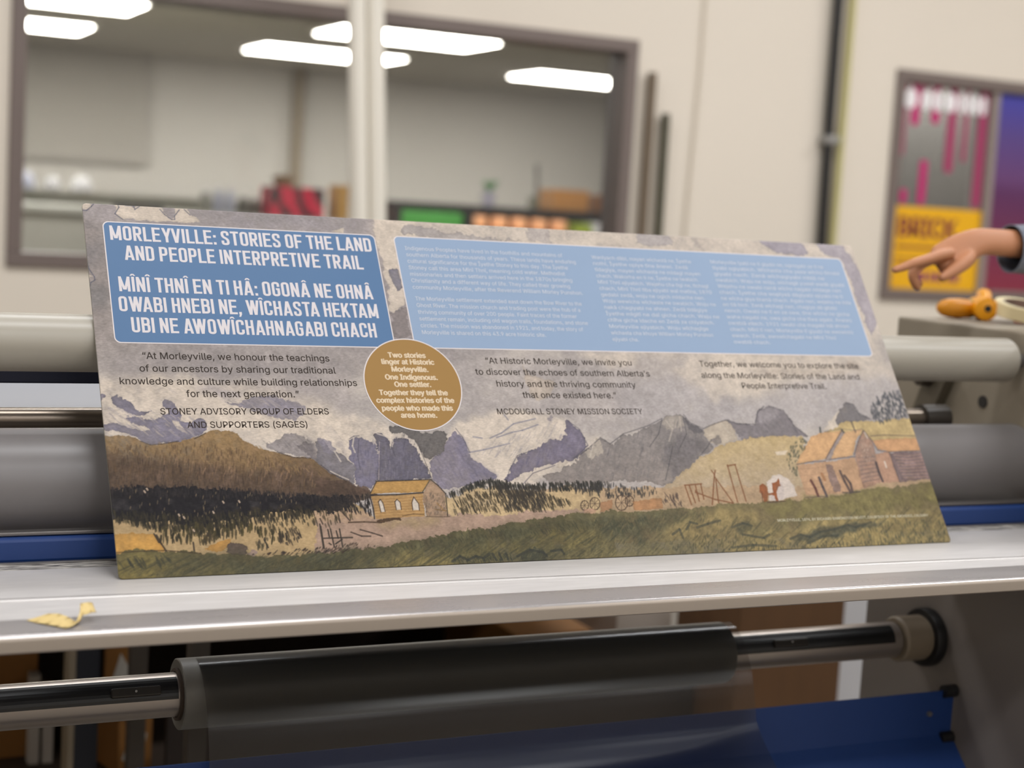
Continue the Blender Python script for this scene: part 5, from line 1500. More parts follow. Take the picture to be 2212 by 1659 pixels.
('S',(150,120,100),1,[(969.8,397.9),(991.5,396.9),(1014.0,394.3)],0.45),
('S',(150,120,100),1,[(966.4,408.2),(988.0,407.2),(1010.4,404.7)],0.45),
('S',(150,120,100),1,[(963.0,418.5),(984.6,417.5),(1006.8,415.0)],0.45),
('S',(84,74,78),1.6,[(969.2,380.1),(998.6,376.0),(1022.0,375.6)],0.7),
('S',(84,74,78),1.6,[(1029.5,373.4),(1057.7,370.0),(1076.6,369.5)],0.7),
('S',(84,74,78),1.6,[(1106.6,326.5),(1090.5,345.0),(1076.0,366.4)],0.7),
('S',(84,74,78),1.6,[(1107.5,326.5),(1115.7,342.1),(1121.7,359.3),(1139.7,362.3)],0.7),
('S',(84,74,78),1.6,[(1139.7,362.3),(1202.2,361.0)],0.7),
('S',(84,74,78),1.6,[(1116.3,335.9),(1143.0,334.5),(1199.1,336.5)],0.7),
('S',(84,74,78),1.6,[(1067.9,326.3),(1049.6,344.7),(1023.3,371.8)],0.7),
('S',(84,74,78),1.6,[(1140.8,364.2),(1142.7,410.4)],0.7),
('S',(92,58,56),6.5,[(986.1,405.7),(989.5,417.6),(990.4,429.5)],0.85),
('S',(78,72,78),6.5,[(1001.5,401.5),(1003.1,416.4),(1005.1,429.8)],0.85),
('S',(84,72,72),6.5,[(1041.6,391.8),(1044.2,408.4),(1048.4,424.9)],0.85),
('S',(84,72,72),6.5,[(1047.3,399.4),(1053.2,411.6),(1052.3,423.5)],0.85),
('S',(76,68,72),6.5,[(1110.9,379.2),(1110.5,394.5),(1112.0,409.0)],0.85),
('S',(160,116,84),7,[(1008.5,395.7),(1010.4,404.7)],0.8),
('S',(214,204,196),3.4,[(1127.0,377.9),(1127.0,387.2)],0.9),
('S',(206,196,190),4,[(1107.8,330.4),(1109.9,339.0)],0.8),
('S',(80,74,78),3,[(1090.0,312.3),(1091.7,329.5)],0.85),
('S',(62,66,66),4,[(1030.5,321.4),(1028.7,329.1)],0.8),
('S',(70,68,70),4,[(1068.2,325.5),(1070.3,329.4)],0.8),
('S',(96,92,92),1,[(1036.5,328.4),(1067.0,323.9),(1092.0,326.4),(1106.6,324.1)],0.6),
('T',(66,72,66),[(969.2,350.0),(997.4,335.0),(999.3,344.2),(989.3,359.3),(973.8,371.1),(964.9,397.8),(956.0,390.3),(955.8,370.9)],75,5,3.4,0.5,0.7,(94,94,78),35),
('T',(200,180,166),[(1097.3,345.1),(1112.4,351.4),(1100.6,379.1),(1086.3,375.8)],22,5,1.6,0.6,0.7,(190,170,156),36),
('S',(78,70,70),3,[(1034.9,425.4),(1047.9,426.4),(1065.4,424.6)],0.7),
('S',(90,78,74),2,[(966.7,431.8),(989.9,430.9),(1006.2,431.3)],0.6),
('T',(70,74,78),[(1135.8,282.3),(1163.6,264.5),(1199.0,261.0),(1200.5,304.6),(1137.7,315.6),(1130.6,301.4)],150,9,3.6,0.0,0.8,(90,90,100),37)]
# ------------------------------------------------------------------ the printed panel
SW, SH, TH = 1.2, 0.5086, 0.0030
LEAN = math.radians(34.936)
sgn = thing('interpretive_panel', 'printed trail panel with watercolour landscape, leaning back against the upper roller', 'sign', (0, 0, .9507), (-LEAN, 0, 0))
NU, NV = 1500, 636
rng = np.random.RandomState(11)


def noise(h, w, cell, octv=4, seed=0, sx=1.0, sy=1.0):
    r = np.random.RandomState(seed)
    out = np.zeros((h, w), np.float32)
    amp, tot = 1.0, 0.0
    for o in range(octv):
        cx, cy = max(1.0, cell * sx / 2 ** o), max(1.0, cell * sy / 2 ** o)
        gw, gh = int(w / cx) + 3, int(h / cy) + 3
        g = r.rand(gh, gw).astype(np.float32)
        xs, ys = np.arange(w) / cx, np.arange(h) / cy
        xi, yi = xs.astype(int), ys.astype(int)
        fx, fy = xs - xi, ys - yi
        fx = (fx * fx * (3 - 2 * fx)).astype(np.float32)[None, :]
        fy = (fy * fy * (3 - 2 * fy)).astype(np.float32)[:, None]
        a = g[yi][:, xi] * (1 - fx) + g[yi][:, xi + 1] * fx
        b = g[yi + 1][:, xi] * (1 - fx) + g[yi + 1][:, xi + 1] * fx
        out += amp * (a * (1 - fy) + b * fy)
        tot += amp
        amp *= .55
    return out / tot - .5


PXM = (NU - 1) / 1200.0            # raster steps per millimetre
cv = np.zeros((NV, NU, 3), np.float32)
N1 = noise(NV, NU, 60, 5, 1)
N2 = noise(NV, NU, 14, 4, 2)
N3 = noise(NV, NU, 5, 3, 3)
ND = noise(NV, NU, 26, 4, 4, 2.0, .7)
WX = noise(NV, NU, 22, 3, 5) * 5 + noise(NV, NU, 5, 3, 15) * 3
WY = noise(NV, NU, 22, 3, 6) * 5 + noise(NV, NU, 5, 3, 16) * 3
YY, XX = np.mgrid[0:NV, 0:NU].astype(np.float32)
base = np.array((194, 186, 182), np.float32)
dark = np.array((160, 154, 156), np.float32)
t = np.clip(.5 + (N1 * 2.2 + ND * 1.0), 0, 1)[..., None]
cv[:] = base * t + dark * (1 - t)


def inside(px, py, poly):
    ins = np.zeros(px.shape, bool)
    n = len(poly)
    for i in range(n):
        x0, y0 = poly[i]
        x1, y1 = poly[(i + 1) % n]
        if y0 == y1:
            continue
        c = (y0 > py) != (y1 > py)
        ins ^= c & (px < (x1 - x0) * (py - y0) / (y1 - y0) + x0)
    return ins


def blur(a, r):
    r = max(1, int(r))
    for _ in range(2):
        for ax in (0, 1):
            p = np.concatenate([np.repeat(a.take([0], ax), r, ax), a, np.repeat(a.take([-1], ax), r, ax)], ax)
            c = np.cumsum(p, ax, dtype=np.float64)
            c = np.concatenate([np.zeros_like(c.take([0], ax)), c], ax)
            n = a.shape[ax]
            k = 2 * r + 1
            a = ((c.take(range(k, k + n), ax) - c.take(range(0, n), ax)) / k).astype(np.float32)
    return a


def wash(col, pts, warp, tex, edge, alpha, col2, soft):
    if warp >= 1.2:                     # brush shapes: corners worn off
        for _ in range(2):
            q = []
            for i in range(len(pts)):
                a, b = pts[i], pts[(i + 1) % len(pts)]
                d = math.hypot(b[0] - a[0], b[1] - a[1]) + 1e-6
                k = min(.22, 3.0 / d)
                q += [(a[0] * (1 - k) + b[0] * k, a[1] * (1 - k) + b[1] * k), (a[0] * k + b[0] * (1 - k), a[1] * k + b[1] * (1 - k))]
            pts = q
    P = np.array(pts, np.float32) * PXM
    m = int(warp * PXM * 3 + soft * 3 + 6)
    x0, x1 = max(0, int(P[:, 0].min()) - m), min(NU, int(P[:, 0].max()) + m)
    y0, y1 = max(0, int(P[:, 1].min()) - m), min(NV, int(P[:, 1].max()) + m)
    if x1 <= x0 or y1 <= y0:
        return
    sl = (slice(y0, y1), slice(x0, x1))
    gx, gy_ = XX[sl] + WX[sl] * warp * PXM, YY[sl] + WY[sl] * warp * PXM
    mk = np.zeros(gx.shape, np.float32)
    for dx in (-.25, .25):
        for dy in (-.25, .25):
            mk += inside(gx + dx, gy_ + dy, P) * .25
    if soft:
        mk = blur(mk, soft)
        mk = mk * np.clip(1 + N2[sl] * 1.2, 0, 1.3)
        mk = np.clip(mk, 0, 1)
    c = np.array(col, np.float32)[None, None, :]
    if col2:
        tt = np.clip((gy_ - P[:, 1].min()) / max(1, P[:, 1].max() - P[:, 1].min()) + N2[sl] * .5, 0, 1)[..., None]
        c = c * (1 - tt) + np.array(col2, np.float32) * tt
    sh = 1 + tex * (N2[sl] * 2.4 + N1[sl] * 1.6 + N3[sl] * 1.2)
    if edge and not soft:
        inner = blur(mk, 3)
        sh = sh * (1 - edge * np.clip(1 - inner, 0, 1) * 1.6)
    if tex >= .1:                       # wet-in-wet: the wash thins out in places
        mk = mk * np.clip(.93 + N1[sl] * .55 + N2[sl] * .5, .55, 1)
    a = (mk * alpha)[..., None]
    cv[sl] = cv[sl] * (1 - a) + c * sh[..., None] * a


def stroke(col, wd, pts, alpha, taper=False):
    P = np.array(pts, np.float32) * PXM
    r = wd * .3 * PXM + .35
    for i in range(len(P) - 1):
        (ax, ay), (bx2, by) = P[i], P[i + 1]
        x0, x1 = max(0, int(min(ax, bx2) - r - 2)), min(NU, int(max(ax, bx2) + r + 3))
        y0, y1 = max(0, int(min(ay, by) - r - 2)), min(NV, int(max(ay, by) + r + 3))
        if x1 <= x0 or y1 <= y0:
            continue
        gx, gy_ = XX[y0:y1, x0:x1], YY[y0:y1, x0:x1]
        dx, dy = bx2 - ax, by - ay
        L2 = dx * dx + dy * dy + 1e-6
        tt = np.clip(((gx - ax) * dx + (gy_ - ay) * dy) / L2, 0, 1)
        d = np.sqrt((gx - ax - tt * dx) ** 2 + (gy_ - ay - tt * dy) ** 2)
        rr = r * (1 - .65 * np.abs(tt - .45)) if taper else r
        a = (np.clip(rr - d + .5, 0, 1) * alpha)[..., None]
        cv[y0:y1, x0:x1] = cv[y0:y1, x0:x1] * (1 - a) + np.array(col, np.float32) * a


def scatter(col, poly, n, h, wd, lean, alpha, col2, seed):
    r = random.Random(seed)
    P = np.array(poly, np.float32)
    lo, hi = P.min(0), P.max(0)
    k = tries = 0
    while k < n and tries < n * 20:
        tries += 1
        x, y = r.uniform(lo[0], hi[0]), r.uniform(lo[1], hi[1])
        if not inside(np.array([x]), np.array([y]), poly)[0]:
            continue
        hh = h * .6 * r.uniform(.5, 1.3)
        l = lean + r.uniform(-.18, .18)
        f = r.random()
        c = [a * f + b * (1 - f) for a, b in zip(col, col2)]
        stroke(c, wd * r.uniform(.6, 1.4), [(x + l * hh * .5, y - hh * .5), (x - l * hh * .5, y + hh * .5)], alpha * r.uniform(.6, 1.0), True)
        k += 1


for op in ART:
    if op[0] == 'P':
        wash(op[1], op[2], op[3], op[4], op[5], op[6], op[7], op[8])
    elif op[0] == 'S':
        stroke(op[1], op[2], op[3], op[4])
    else:
        scatter(op[1], op[2], op[3], op[4], op[5], op[6], op[7], op[8], op[9])
cv *= (1 + .05 * N3 + .03 * N2)[..., None] * np.array((1.0, .99, .965), np.float32)
cv = np.clip(cv, 0, 255) / 255.0
PAINTK = .85
albedo = np.where(cv <= .04045, cv / 12.92, ((cv + .055) / 1.055) ** 2.4) * PAINTK

# board: a fine grid in front, plain edges and back; corners rounded
gx = np.linspace(0, SW, NU)
gz = np.linspace(SH, 0, NV)
GX, GZ = np.meshgrid(gx, gz)
R = .0055
for cx, cz in ((R, R), (SW - R, R), (R, SH - R), (SW - R, SH - R)):
    sxn, szn = (-1 if cx < .1 else 1), (-1 if cz < .1 else 1)
    dx, dz = (GX - cx) * sxn, (GZ - cz) * szn
    k = (dx > 0) & (dz > 0)
    mxx = np.maximum(dx, dz)
    d = np.sqrt(dx ** 2 + dz ** 2) + 1e-9
    f = np.where(k, mxx / d, 1)
    GX = np.where(k, cx + (GX - cx) * f, GX)
    GZ = np.where(k, cz + (GZ - cz) * f, GZ)
front = np.stack([GX, np.zeros_like(GX), GZ], -1).reshape(-1, 3)
idx = np.arange(NU * NV).reshape(NV, NU)
quads = np.stack([idx[1:, :-1], idx[1:, 1:], idx[:-1, 1:], idx[:-1, :-1]], -1).reshape(-1, 4)
rim = np.concatenate([idx[0, :-1], idx[:-1, -1], idx[-1, :0:-1], idx[:0:-1, 0]])
nr = len(rim)
backv = front[rim] + np.array((0, TH, 0))
backv[:, 2] = np.maximum(backv[:, 2], .0017)      # eased back edge, the one it stands on
bi = NU * NV + np.arange(nr)
side = np.stack([rim, np.roll(rim, -1), np.roll(bi, -1), bi], -1)
mid_ = np.array([[SW / 2, TH, SH / 2]])
verts = np.concatenate([front, backv, mid_]).astype(np.float32)
ci = len(verts) - 1
nq = len(quads) + len(side)
loops = np.concatenate([quads.reshape(-1), side.reshape(-1), np.stack([bi, np.roll(bi, -1), np.full(nr, ci)], -1).reshape(-1)]).astype(np.int32)
starts = np.concatenate([np.arange(nq) * 4, nq * 4 + np.arange(nr) * 3]).astype(np.int32)
tot = np.concatenate([np.full(nq, 4), np.full(nr, 3)]).astype(np.int32)
me = bpy.data.meshes.new('board')
me.vertices.add(len(verts))
me.vertices.foreach_set('co', verts.reshape(-1))
me.loops.add(len(loops))
me.loops.foreach_set('vertex_index', loops)
me.polygons.add(len(starts))
me.polygons.foreach_set('loop_start', starts)
me.polygons.foreach_set('loop_total', tot)
me.update(calc_edges=True)
at = me.color_attributes.new('print', 'FLOAT_COLOR', 'POINT')
colr = np.ones((len(verts), 4), np.float32)
colr[:NU * NV, :3] = albedo.reshape(-1, 3)
colr[NU * NV:, :3] = (.42, .42, .36)
at.data.foreach_set('color', colr.reshape(-1))
M_print = bpy.data.materials.new('watercolour_print')
M_print.use_nodes = True
nt = M_print.node_tree
p = nt.nodes['Principled BSDF']
p.inputs['Roughness'].default_value = .46
p.inputs['Specular IOR Level'].default_value = .12
an = nt.nodes.new('ShaderNodeAttribute')
an.attribute_name = 'print'
tcn = nt.nodes.new('ShaderNodeTexCoord')
mp = nt.nodes.new('ShaderNodeMapping')
mp.inputs['Rotation'].default_value = (0, .6, 0)
mp.inputs['Scale'].default_value = (1, 1, 2.2)
nt.links.new(tcn.outputs['Object'], mp.inputs['Vector'])
nz = nt.nodes.new('ShaderNodeTexNoise')          # paper tooth in the scanned watercolour
nz.inputs['Scale'].default_value = 230
nz.inputs['Detail'].default_value = 3
nt.links.new(mp.outputs['Vector'], nz.inputs['Vector'])
mr2 = nt.nodes.new('ShaderNodeMapRange')
mr2.inputs['From Min'].default_value = .3
mr2.inputs['From Max'].default_value = .7
mr2.inputs['To Min'].default_value = .88
mr2.inputs['To Max'].default_value = 1.12
nt.links.new(nz.outputs['Fac'], mr2.inputs['Value'])
mu = nt.nodes.new('ShaderNodeVectorMath')
mu.operation = 'SCALE'
nt.links.new(an.outputs['Color'], mu.inputs[0])
nt.links.new(mr2.outputs['Result'], mu.inputs['Scale'])
nt.links.new(mu.outputs['Vector'], p.inputs['Base Color'])
me.materials.append(M_print)
board = bpy.data.objects.new('board', me)
COL.objects.link(board)
board.parent = sgn


def ink(name, rgb, rough=.42):
    return mat(name, rgb, rough, var=.01, vscale=20, spec=.2)


def T3(off):           # lettering runs with v upwards
    return lambda u, v, e=0: (u / 1000.0, -off - e, SH + v / 1000.0)


def plate(name, poly, off, m, depth=.00008, parent=None):
    bm = bmesh.new()
    a = [bm.verts.new((u / 1000, -off, SH - v / 1000)) for u, v in poly]
    b = [bm.verts.new((u / 1000, -off + depth, SH - v / 1000)) for u, v in poly]
    n = len(poly)
    for k in range(n):
        bm.faces.new((a[k], a[(k + 1) % n], b[(k + 1) % n], b[k]))
    bm.faces.new(a)
    bm.faces.new(b[::-1])
    bm.transform(parent_world(sgn))
    return obj(name, bm, m, parent or sgn)


M_line = ink('print_white', (216, 208, 208))
M_b1 = ink('print_blue', (86, 117, 155))
M_b2 = ink('print_pale_blue', (140, 160, 187))
M_gold = ink('print_ochre', (154, 120, 70))
M_brn = ink('print_brown', (46, 35, 27))
M_txt = ink('print_lilac_white', (212, 206, 209))
M_pale = ink('print_pale_lettering', (198, 202, 212))
tp_ = plate('title_box', rrect(24.2, 387.8, 26.8, 200.6, 7), .00016, M_b1)
plate('title_border', rrect(22.8, 389.2, 25.4, 202.0, 8), .0001, M_line)
ip_ = plate('intro_box', rrect(417.6, 1169.8, 26.8, 200.2, 7), .00016, M_b2)
plate('intro_border', rrect(416.2, 1171.2, 25.4, 201.6, 8), .0001, M_line)
ell = lambda r: [(404.2 + r * math.cos(2 * math.pi * k / 96), 255.8 + r * math.sin(2 * math.pi * k / 96)) for k in range(96)]
plate('badge', ell(66.8), .00034, M_gold)
plate('badge_border', ell(68.3), .00028, M_line)
tl = T3(.00026)
capitals('title_lettering', [
    ('MORLEYVILLE: STORIES OF THE LAND', 31, 381.5, -53.2, 21.6), ('AND PEOPLE INTERPRETIVE TRAIL', 46.5, 365, -82.2, 21.6),
    ('M\u00ceN\u00ce THN\u00ce EN TI H\u00c2: OGON\u00c2 NE OHN\u00c2', 35.3, 371, -128.4, 21.6), ('OWABI HNEBI NE, W\u00ceCHASTA HEKTAM', 32.8, 373.5, -157.2, 21.6), ('UBI NE AWOW\u00ceCHAHNAGABI CHACH', 45.5, 366, -186.8, 21.6)], M_txt, sgn, tl)
q = T3(.0001)
lettering('quote_lettering', [
    ('\u201cAt Morleyville, we honour the teachings', 54.6, 294.5, -223.6, 9.4), ('of our ancestors by sharing our traditional', 49.5, 300.4, -241.2, 9.4), ('knowledge and culture while building relationships', 24, 326.3, -258.9, 9.4), ('for the next generation.\u201d', 103, 246.4, -275.8, 9.4),
    ('STONEY ADVISORY GROUP OF ELDERS', 68.8, 281.8, -299.8, 8.6), ('AND SUPPORTERS (SAGES)', 99.5, 251, -318, 8.6)], M_brn, sgn, q, bold=.006)
lettering('quote_lettering', [
    ('\u201cAt Historic Morleyville, we invite you', 515.5, 741.3, -223.2, 9.4), ('to discover the echoes of southern Alberta\u2019s', 497, 766.1, -240.4, 9.4), ('history and the thriving community', 524.5, 738.7, -258.3, 9.4), ('that once existed here.\u201d', 559.6, 703.8, -275.2, 9.4),
    ('MCDOUGALL STONEY MISSION SOCIETY', 516.5, 738.6, -299.8, 8.6)], M_brn, sgn, q, bold=.006)
lettering('welcome_lettering', [
    ('Together, we welcome you to explore the site', 853.5, 1136, -223.0, 9.4), ('along the Morleyville: Stories of the Land and', 851.3, 1131, -241.6, 9.4), ('People Interpretive Trail.', 915.8, 1064.3, -258, 9.4)], M_brn, sgn, q, bold=.006)
M_cream = ink('print_cream', (216, 196, 168))
lettering('badge_lettering', [
    ('Two stories', 375.7, 429.5, -216.4, 8.2), ('linger at Historic', 365.1, 440, -226.4, 8.2), ('Morleyville.', 377.2, 429.4, -237.4, 8.2), ('One Indigenous.', 366.2, 440.4, -249.2, 8.2), ('One settler.', 377.2, 429.1, -259.8, 8.2), ('Together they tell the', 353.9, 450.6, -272, 8.2), ('complex histories of the', 348.2, 457.6, -283.2, 8.2), ('people who made this', 353.9, 453.3, -294.6, 8.2), ('area home.', 378.2, 429, -304.8, 8.2)], M_cream, sgn, T3(.00044), bold=.045)
c1 = ['Indigenous Peoples have lived in the foothills and mountains of', 'southern Alberta for thousands of years. These lands have enduring', 'cultural significance for the \u00ceyethe Stoney to this day. The \u00ceyethe', 'Stoney call this area M\u00een\u00ee Thn\u00ee, meaning cold water. Methodist', 'missionaries and then settlers arrived here in the 1870s bringing', 'Christianity and a different way of life. They called their growing', 'community Morleyville, after the Reverend William Morley Punshon.']
c1b = ['The Morleyville settlement extended east down the Bow River to the', 'Ghost River. The mission church and trading post were the hub of a', 'thriving community of over 200 people. Faint traces of the former', 'settlement remain, including old wagon trails, foundations, and stone', 'circles. The mission was abandoned in 1921, and today, the story of', 'Morleyville is shared on this 43.9 acre historic site.']
E1 = [673, 692, 677, 670, 679, 673, 691]
E2 = [685, 680, 672, 687, 677, 616]
L = [(s, 430.5, E1[i], -(47.4 + 10.35 * i), 6.0) for i, s in enumerate(c1)]
L += [(s, 431, E2[i], -(127.6 + 10.45 * i), 6.0) for i, s in enumerate(c1b)]
c2 = ['Wan\u00eeyach d\u00e2bi, mayen w\u00eechast\u00e2 ne, \u00ceyethe', 'noth\u00ee, \u00ceyethe opiye t\u00eena \u00e2newi. Zed\u00e2', 't\u00eedagiya, mayen w\u00eechasta ne m\u00eedag\u00ee mayen', 'chach. Wakorha en ti ne, \u00ceyethe ne \u00eewabich.', 'M\u00een\u00ee Thn\u00ee ejiyabich. Wejehu cha tigi ne, t\u00eechag\u00ee', 'chach, M\u00een\u00ee Thn\u00ee t\u00eeba ejiyabi wa\u00ee mat\u00eena, 1870', 'gedabi zed\u00e2, woju ne ogich m\u00eedache nen.', 'Woju wewicha w\u00eechaste ne owabich. Woju ne', 'nak\u00e2 chagiyabi ne ahnen. Zed\u00e2 t\u00eed\u00e2giye', '\u00ceyethe m\u00eegit\u00ee ne da\u00ee gicha chach. Waju ne', 'ch\u00eeha gicha \u00eedache en Zed\u00e2 ze ch\u00eeyabich.', 'Morleyville ejiyabich. Woju w\u00eechag\u00eege', 'w\u00eechasta cha khuye William Morley Punshon', 'ejiyabi cha.']
R2 = [889, 880, 899, 893, 908, 910, 895, 911, 893, 911, 899, 886, 891, 763]
c3 = ['Morleyville \u00eeyabi ne t\u00ee giyabi ne, ognogabi ze t\u00ee ne', 't\u00eeyabi ogiyabich. W\u00eechasta cha yaze w\u00eecho t\u00eemabi', 'giyabi nach. Zen\u00e2 w\u00eechagiyabi m\u00eed\u00e2 ne', 'owabich. Waju ne woju, w\u00eechag\u00e2 yuwe\u00ee wad\u00e2 giyabi', 'Wejehu ne owabi nen\u00e2 w\u00eecho nagabi m\u00eedage nen', 'chach. \u00ceyethe cha wop\u00eeye\u00e2 d\u00e2giyabi ejiyabi ne ti', 'ne w\u00eecha giya t\u00eenen\u00e2 chach. Agabi nen, wejehu ne tida', 'en ti\u00e2 hich. Zen\u00e2 w\u00eechag\u00ee nen, chagiye d\u00e2 gitebi', 'nench. Owabi ne t\u00ee en ze owe, t\u00eene w\u00eecho ne gicha', 'wahe nagabi ne, owa gicha cha t\u00eewa agabi. Anawo', 'owabi\u00e2 e\u00eebich. 1921 owabi cha magabi \u00eed\u00e2 ahnen', 'chach. M\u00een\u00ee t\u00ee nen, Morleyville t\u00ee giyabi ne awowichi', 'ewach. Zed\u00e2, awow\u00eechagabi ne M\u00een\u00ee Thn\u00ee', 'owabi\u00e2 chach.']
R3 = [1131, 1158, 1126, 1160, 1150, 1150, 1161, 1131, 1151, 1152, 1143, 1147, 1112, 988]
L += [(s, 720.5, R2[i], -(47.6 + 10.48 * i), 5.8) for i, s in enumerate(c2)]
L += [(s, 924, R3[i], -(45.8 + 10.6 * i), 5.8) for i, s in enumerate(c3)]
lettering('intro_lettering', L, M_pale, sgn, tl, bold=.006)
lettering('credit_lettering', [('MORLEYVILLE, 1876, BY RICHARD BARRINGTON NEVITT, COURTESY OF THE ARCHIVES, CALGARY', 909.6, 1174, -467.0, 3.8)], ink('print_grey_white', (206, 200, 176)), sgn, q, bold=.004)
# ------------------------------------------------------------------ the person pointing at the right
def skin(verts, edges, radii, root, levels=2):
    me = bpy.data.meshes.new('skin')
    me.from_pydata(verts, edges, [])
    o = bpy.data.objects.new('skin', me)
    COL.objects.link(o)
    sk = o.modifiers.new('s', 'SKIN')
    sk.use_smooth_shade = True
    su = o.modifiers.new('u', 'SUBSURF')
    su.levels = su.render_levels = levels
    for i, v in enumerate(me.skin_vertices[0].data):
        r = radii[i]
        v.radius = (r, r) if not isinstance(r, tuple) else r
        v.use_root = (i == root)
    bpy.context.view_layer.update()
    dg = bpy.context.evaluated_depsgraph_get()
    m = bpy.data.meshes.new_from_object(o.evaluated_get(dg))
    bpy.data.objects.remove(o)
    bpy.data.meshes.remove(me)
    return m


def chain(specs):
    """specs: {name: (co, radius)} and list of name pairs"""
    names = list(specs[0])
    idx = {n: i for i, n in enumerate(names)}
    return [specs[0][n][0] for n in names], [(idx[a], idx[b]) for a, b in specs[1]], [specs[0][n][1] for n in names], idx


M_skin = mat('skin', (184, 126, 90), 0.5, var=.05, vscale=40, bump=.03, bscale=200)
M_skin.node_tree.nodes['Principled BSDF'].inputs['Subsurface Weight'].default_value = .08
M_skin.node_tree.nodes['Principled BSDF'].inputs['Subsurface Radius'].default_value = (.01, .004, .002)
PX, PY = 2.42, .52
per = thing('person', 'person in a blue-grey shirt reaching in from the right, index finger pointing left', 'person', (PX, PY, 0))
B = {
    'pel': ((PX, PY, .95), (.15, .115)), 'waist': ((PX - .02, PY, 1.08), (.135, .105)), 'chest': ((PX - .06, PY, 1.28), (.155, .12)), 'neck0': ((PX - .08, PY, 1.44), .07), 'neck1': ((PX - .10, PY, 1.51), .052),
    'jaw': ((PX - .135, PY, 1.575), (.066, .062)), 'face': ((PX - .125, PY, 1.64), (.080, .086)), 'crown': ((PX - .115, PY, 1.715), (.070, .076)),
    'shR': ((PX - .10, PY + .17, 1.41), .062), 'elR': ((PX - .36, PY + .05, 1.385), .044), 'faR': ((1.80, .40, 1.388), .036), 'fbR': ((1.585, .352, 1.386), (.0215, .026)), 'wrR': ((1.507, .35, 1.388), (.0175, .026)),
    'pmR': ((1.468, .35, 1.366), (.016, .034)), 'knR': ((1.424, .35, 1.342), (.014, .033)),
    'shL': ((PX - .06, PY - .18, 1.40), .062), 'elL': ((PX - .03, PY - .25, 1.12), .044), 'wrL': ((PX - .12, PY - .24, .90), .030), 'haL': ((PX - .15, PY - .235, .82), (.020, .036)),
    'hpR': ((PX, PY + .09, .90), .095), 'knR2': ((PX - .01, PY + .11, .50), .062), 'anR': ((PX + .01, PY + .12, .09), .040), 'toR': ((PX - .15, PY + .13, .035), .034),
    'hpL': ((PX, PY - .09, .90), .095), 'knL2': ((PX - .01, PY - .11, .50), .062), 'anL': ((PX + .01, PY - .12, .09), .040), 'toL': ((PX - .15, PY - .13, .035), .034)}
E_ = [('pel', 'waist'), ('waist', 'chest'), ('chest', 'neck0'), ('neck0', 'neck1'), ('neck1', 'jaw'), ('jaw', 'face'), ('face', 'crown'), ('neck0', 'shR'), ('shR', 'elR'), ('elR', 'faR'), ('faR', 'fbR'), ('fbR', 'wrR'), ('wrR', 'pmR'), ('pmR', 'knR'),
      ('neck0', 'shL'), ('shL', 'elL'), ('elL', 'wrL'), ('wrL', 'haL'), ('pel', 'hpR'), ('hpR', 'knR2'), ('knR2', 'anR'), ('anR', 'toR'), ('pel', 'hpL'), ('hpL', 'knL2'), ('knL2', 'anL'), ('anL', 'toL')]
v, e, r, ix = chain((B, E_))
parts = [skin(v, e, r, ix['pel'])]


def finger(pts, rad):
    return skin(pts, [(i, i + 1) for i in range(len(pts) - 1)], rad, 0, 2)


# right hand: index straight out, the others drooping, thumb low on the near side
parts.append(finger([(1.450, .336, 1.366), (1.416, .331, 1.361), (1.384, .327, 1.352), (1.357, .325, 1.345), (1.334, .326, 1.336), (1.314, .327, 1.330)], [.0105, .0105, .0092, .0088, .0076, .0058]))
parts.append(finger([(1.440, .345, 1.360), (1.402, .345, 1.350), (1.376, .344, 1.336), (1.370, .344, 1.322), (1.380, .344, 1.308), (1.389, .344, 1.299)], [.0105, .0108, .0096, .0088, .0078, .0064]))
parts.append(finger([(1.442, .362, 1.358), (1.405, .364, 1.346), (1.386, .364, 1.330), (1.388, .364, 1.318), (1.402, .363, 1.309), (1.410, .363, 1.308)], [.0102, .0104, .0092, .0084, .0074, .0062]))
parts.append(finger([(1.446, .377, 1.356), (1.414, .381, 1.344), (1.400, .381, 1.331), (1.405, .380, 1.321), (1.416, .379, 1.316)], [.0096, .0094, .0082, .0074, .0058]))
parts.append(finger([(1.492, .344, 1.366), (1.474, .334, 1.354), (1.450, .326, 1.341), (1.428, .323, 1.329), (1.410, .323, 1.319)], [.0150, .0165, .0130, .0102, .0072]))
# left hand fingers
hx, hy, hz = PX - .15, PY - .235, .82
for k in range(4):
    yy = hy - .026 + k * .018
    parts.append(finger([(hx, yy, hz + .01), (hx - .012, yy, hz - .035), (hx - .008, yy, hz - .06), (hx + .004, yy, hz - .082 + abs(k - 1.5) * .006)], [.010, .0092, .0084, .0062]))
parts.append(finger([(hx + .0, hy + .03, hz + .04), (hx - .028, hy + .036, hz + .01), (hx - .036, hy + .034, hz - .02)], [.012, .010, .0075]))
# nose, ears, lips
parts.append(finger([(PX - .205, PY, 1.668), (PX - .222, PY, 1.645), (PX - .224, PY, 1.628), (PX - .200, PY, 1.618)], [.008, .010, .012, .008]))
for s in (-1, 1):
    parts.append(finger([(PX - .115, PY + s * .078, 1.672), (PX - .108, PY + s * .086, 1.655), (PX - .112, PY + s * .084, 1.63), (PX - .118, PY + s * .078, 1.615)], [.008, .011, .009, .007]))
bm = bmesh.new()
for m in parts:
    bm.from_mesh(m)
    bpy.data.meshes.remove(m)
me = bpy.data.meshes.new('skin')
bm.to_mesh(me)
bm.free()
o = bpy.data.objects.new('skin', me)
COL.objects.link(o)
rmod = o.modifiers.new('r', 'REMESH')      # one continuous skin from torso to fingertips
rmod.mode = 'VOXEL'
rmod.voxel_size = .0028
smod = o.modifiers.new('s', 'SMOOTH')
smod.iterations = 6
smod.factor = .5
bpy.context.view_layer.update()
m = bpy.data.meshes.new_from_object(o.evaluated_get(bpy.context.evaluated_depsgraph_get()))
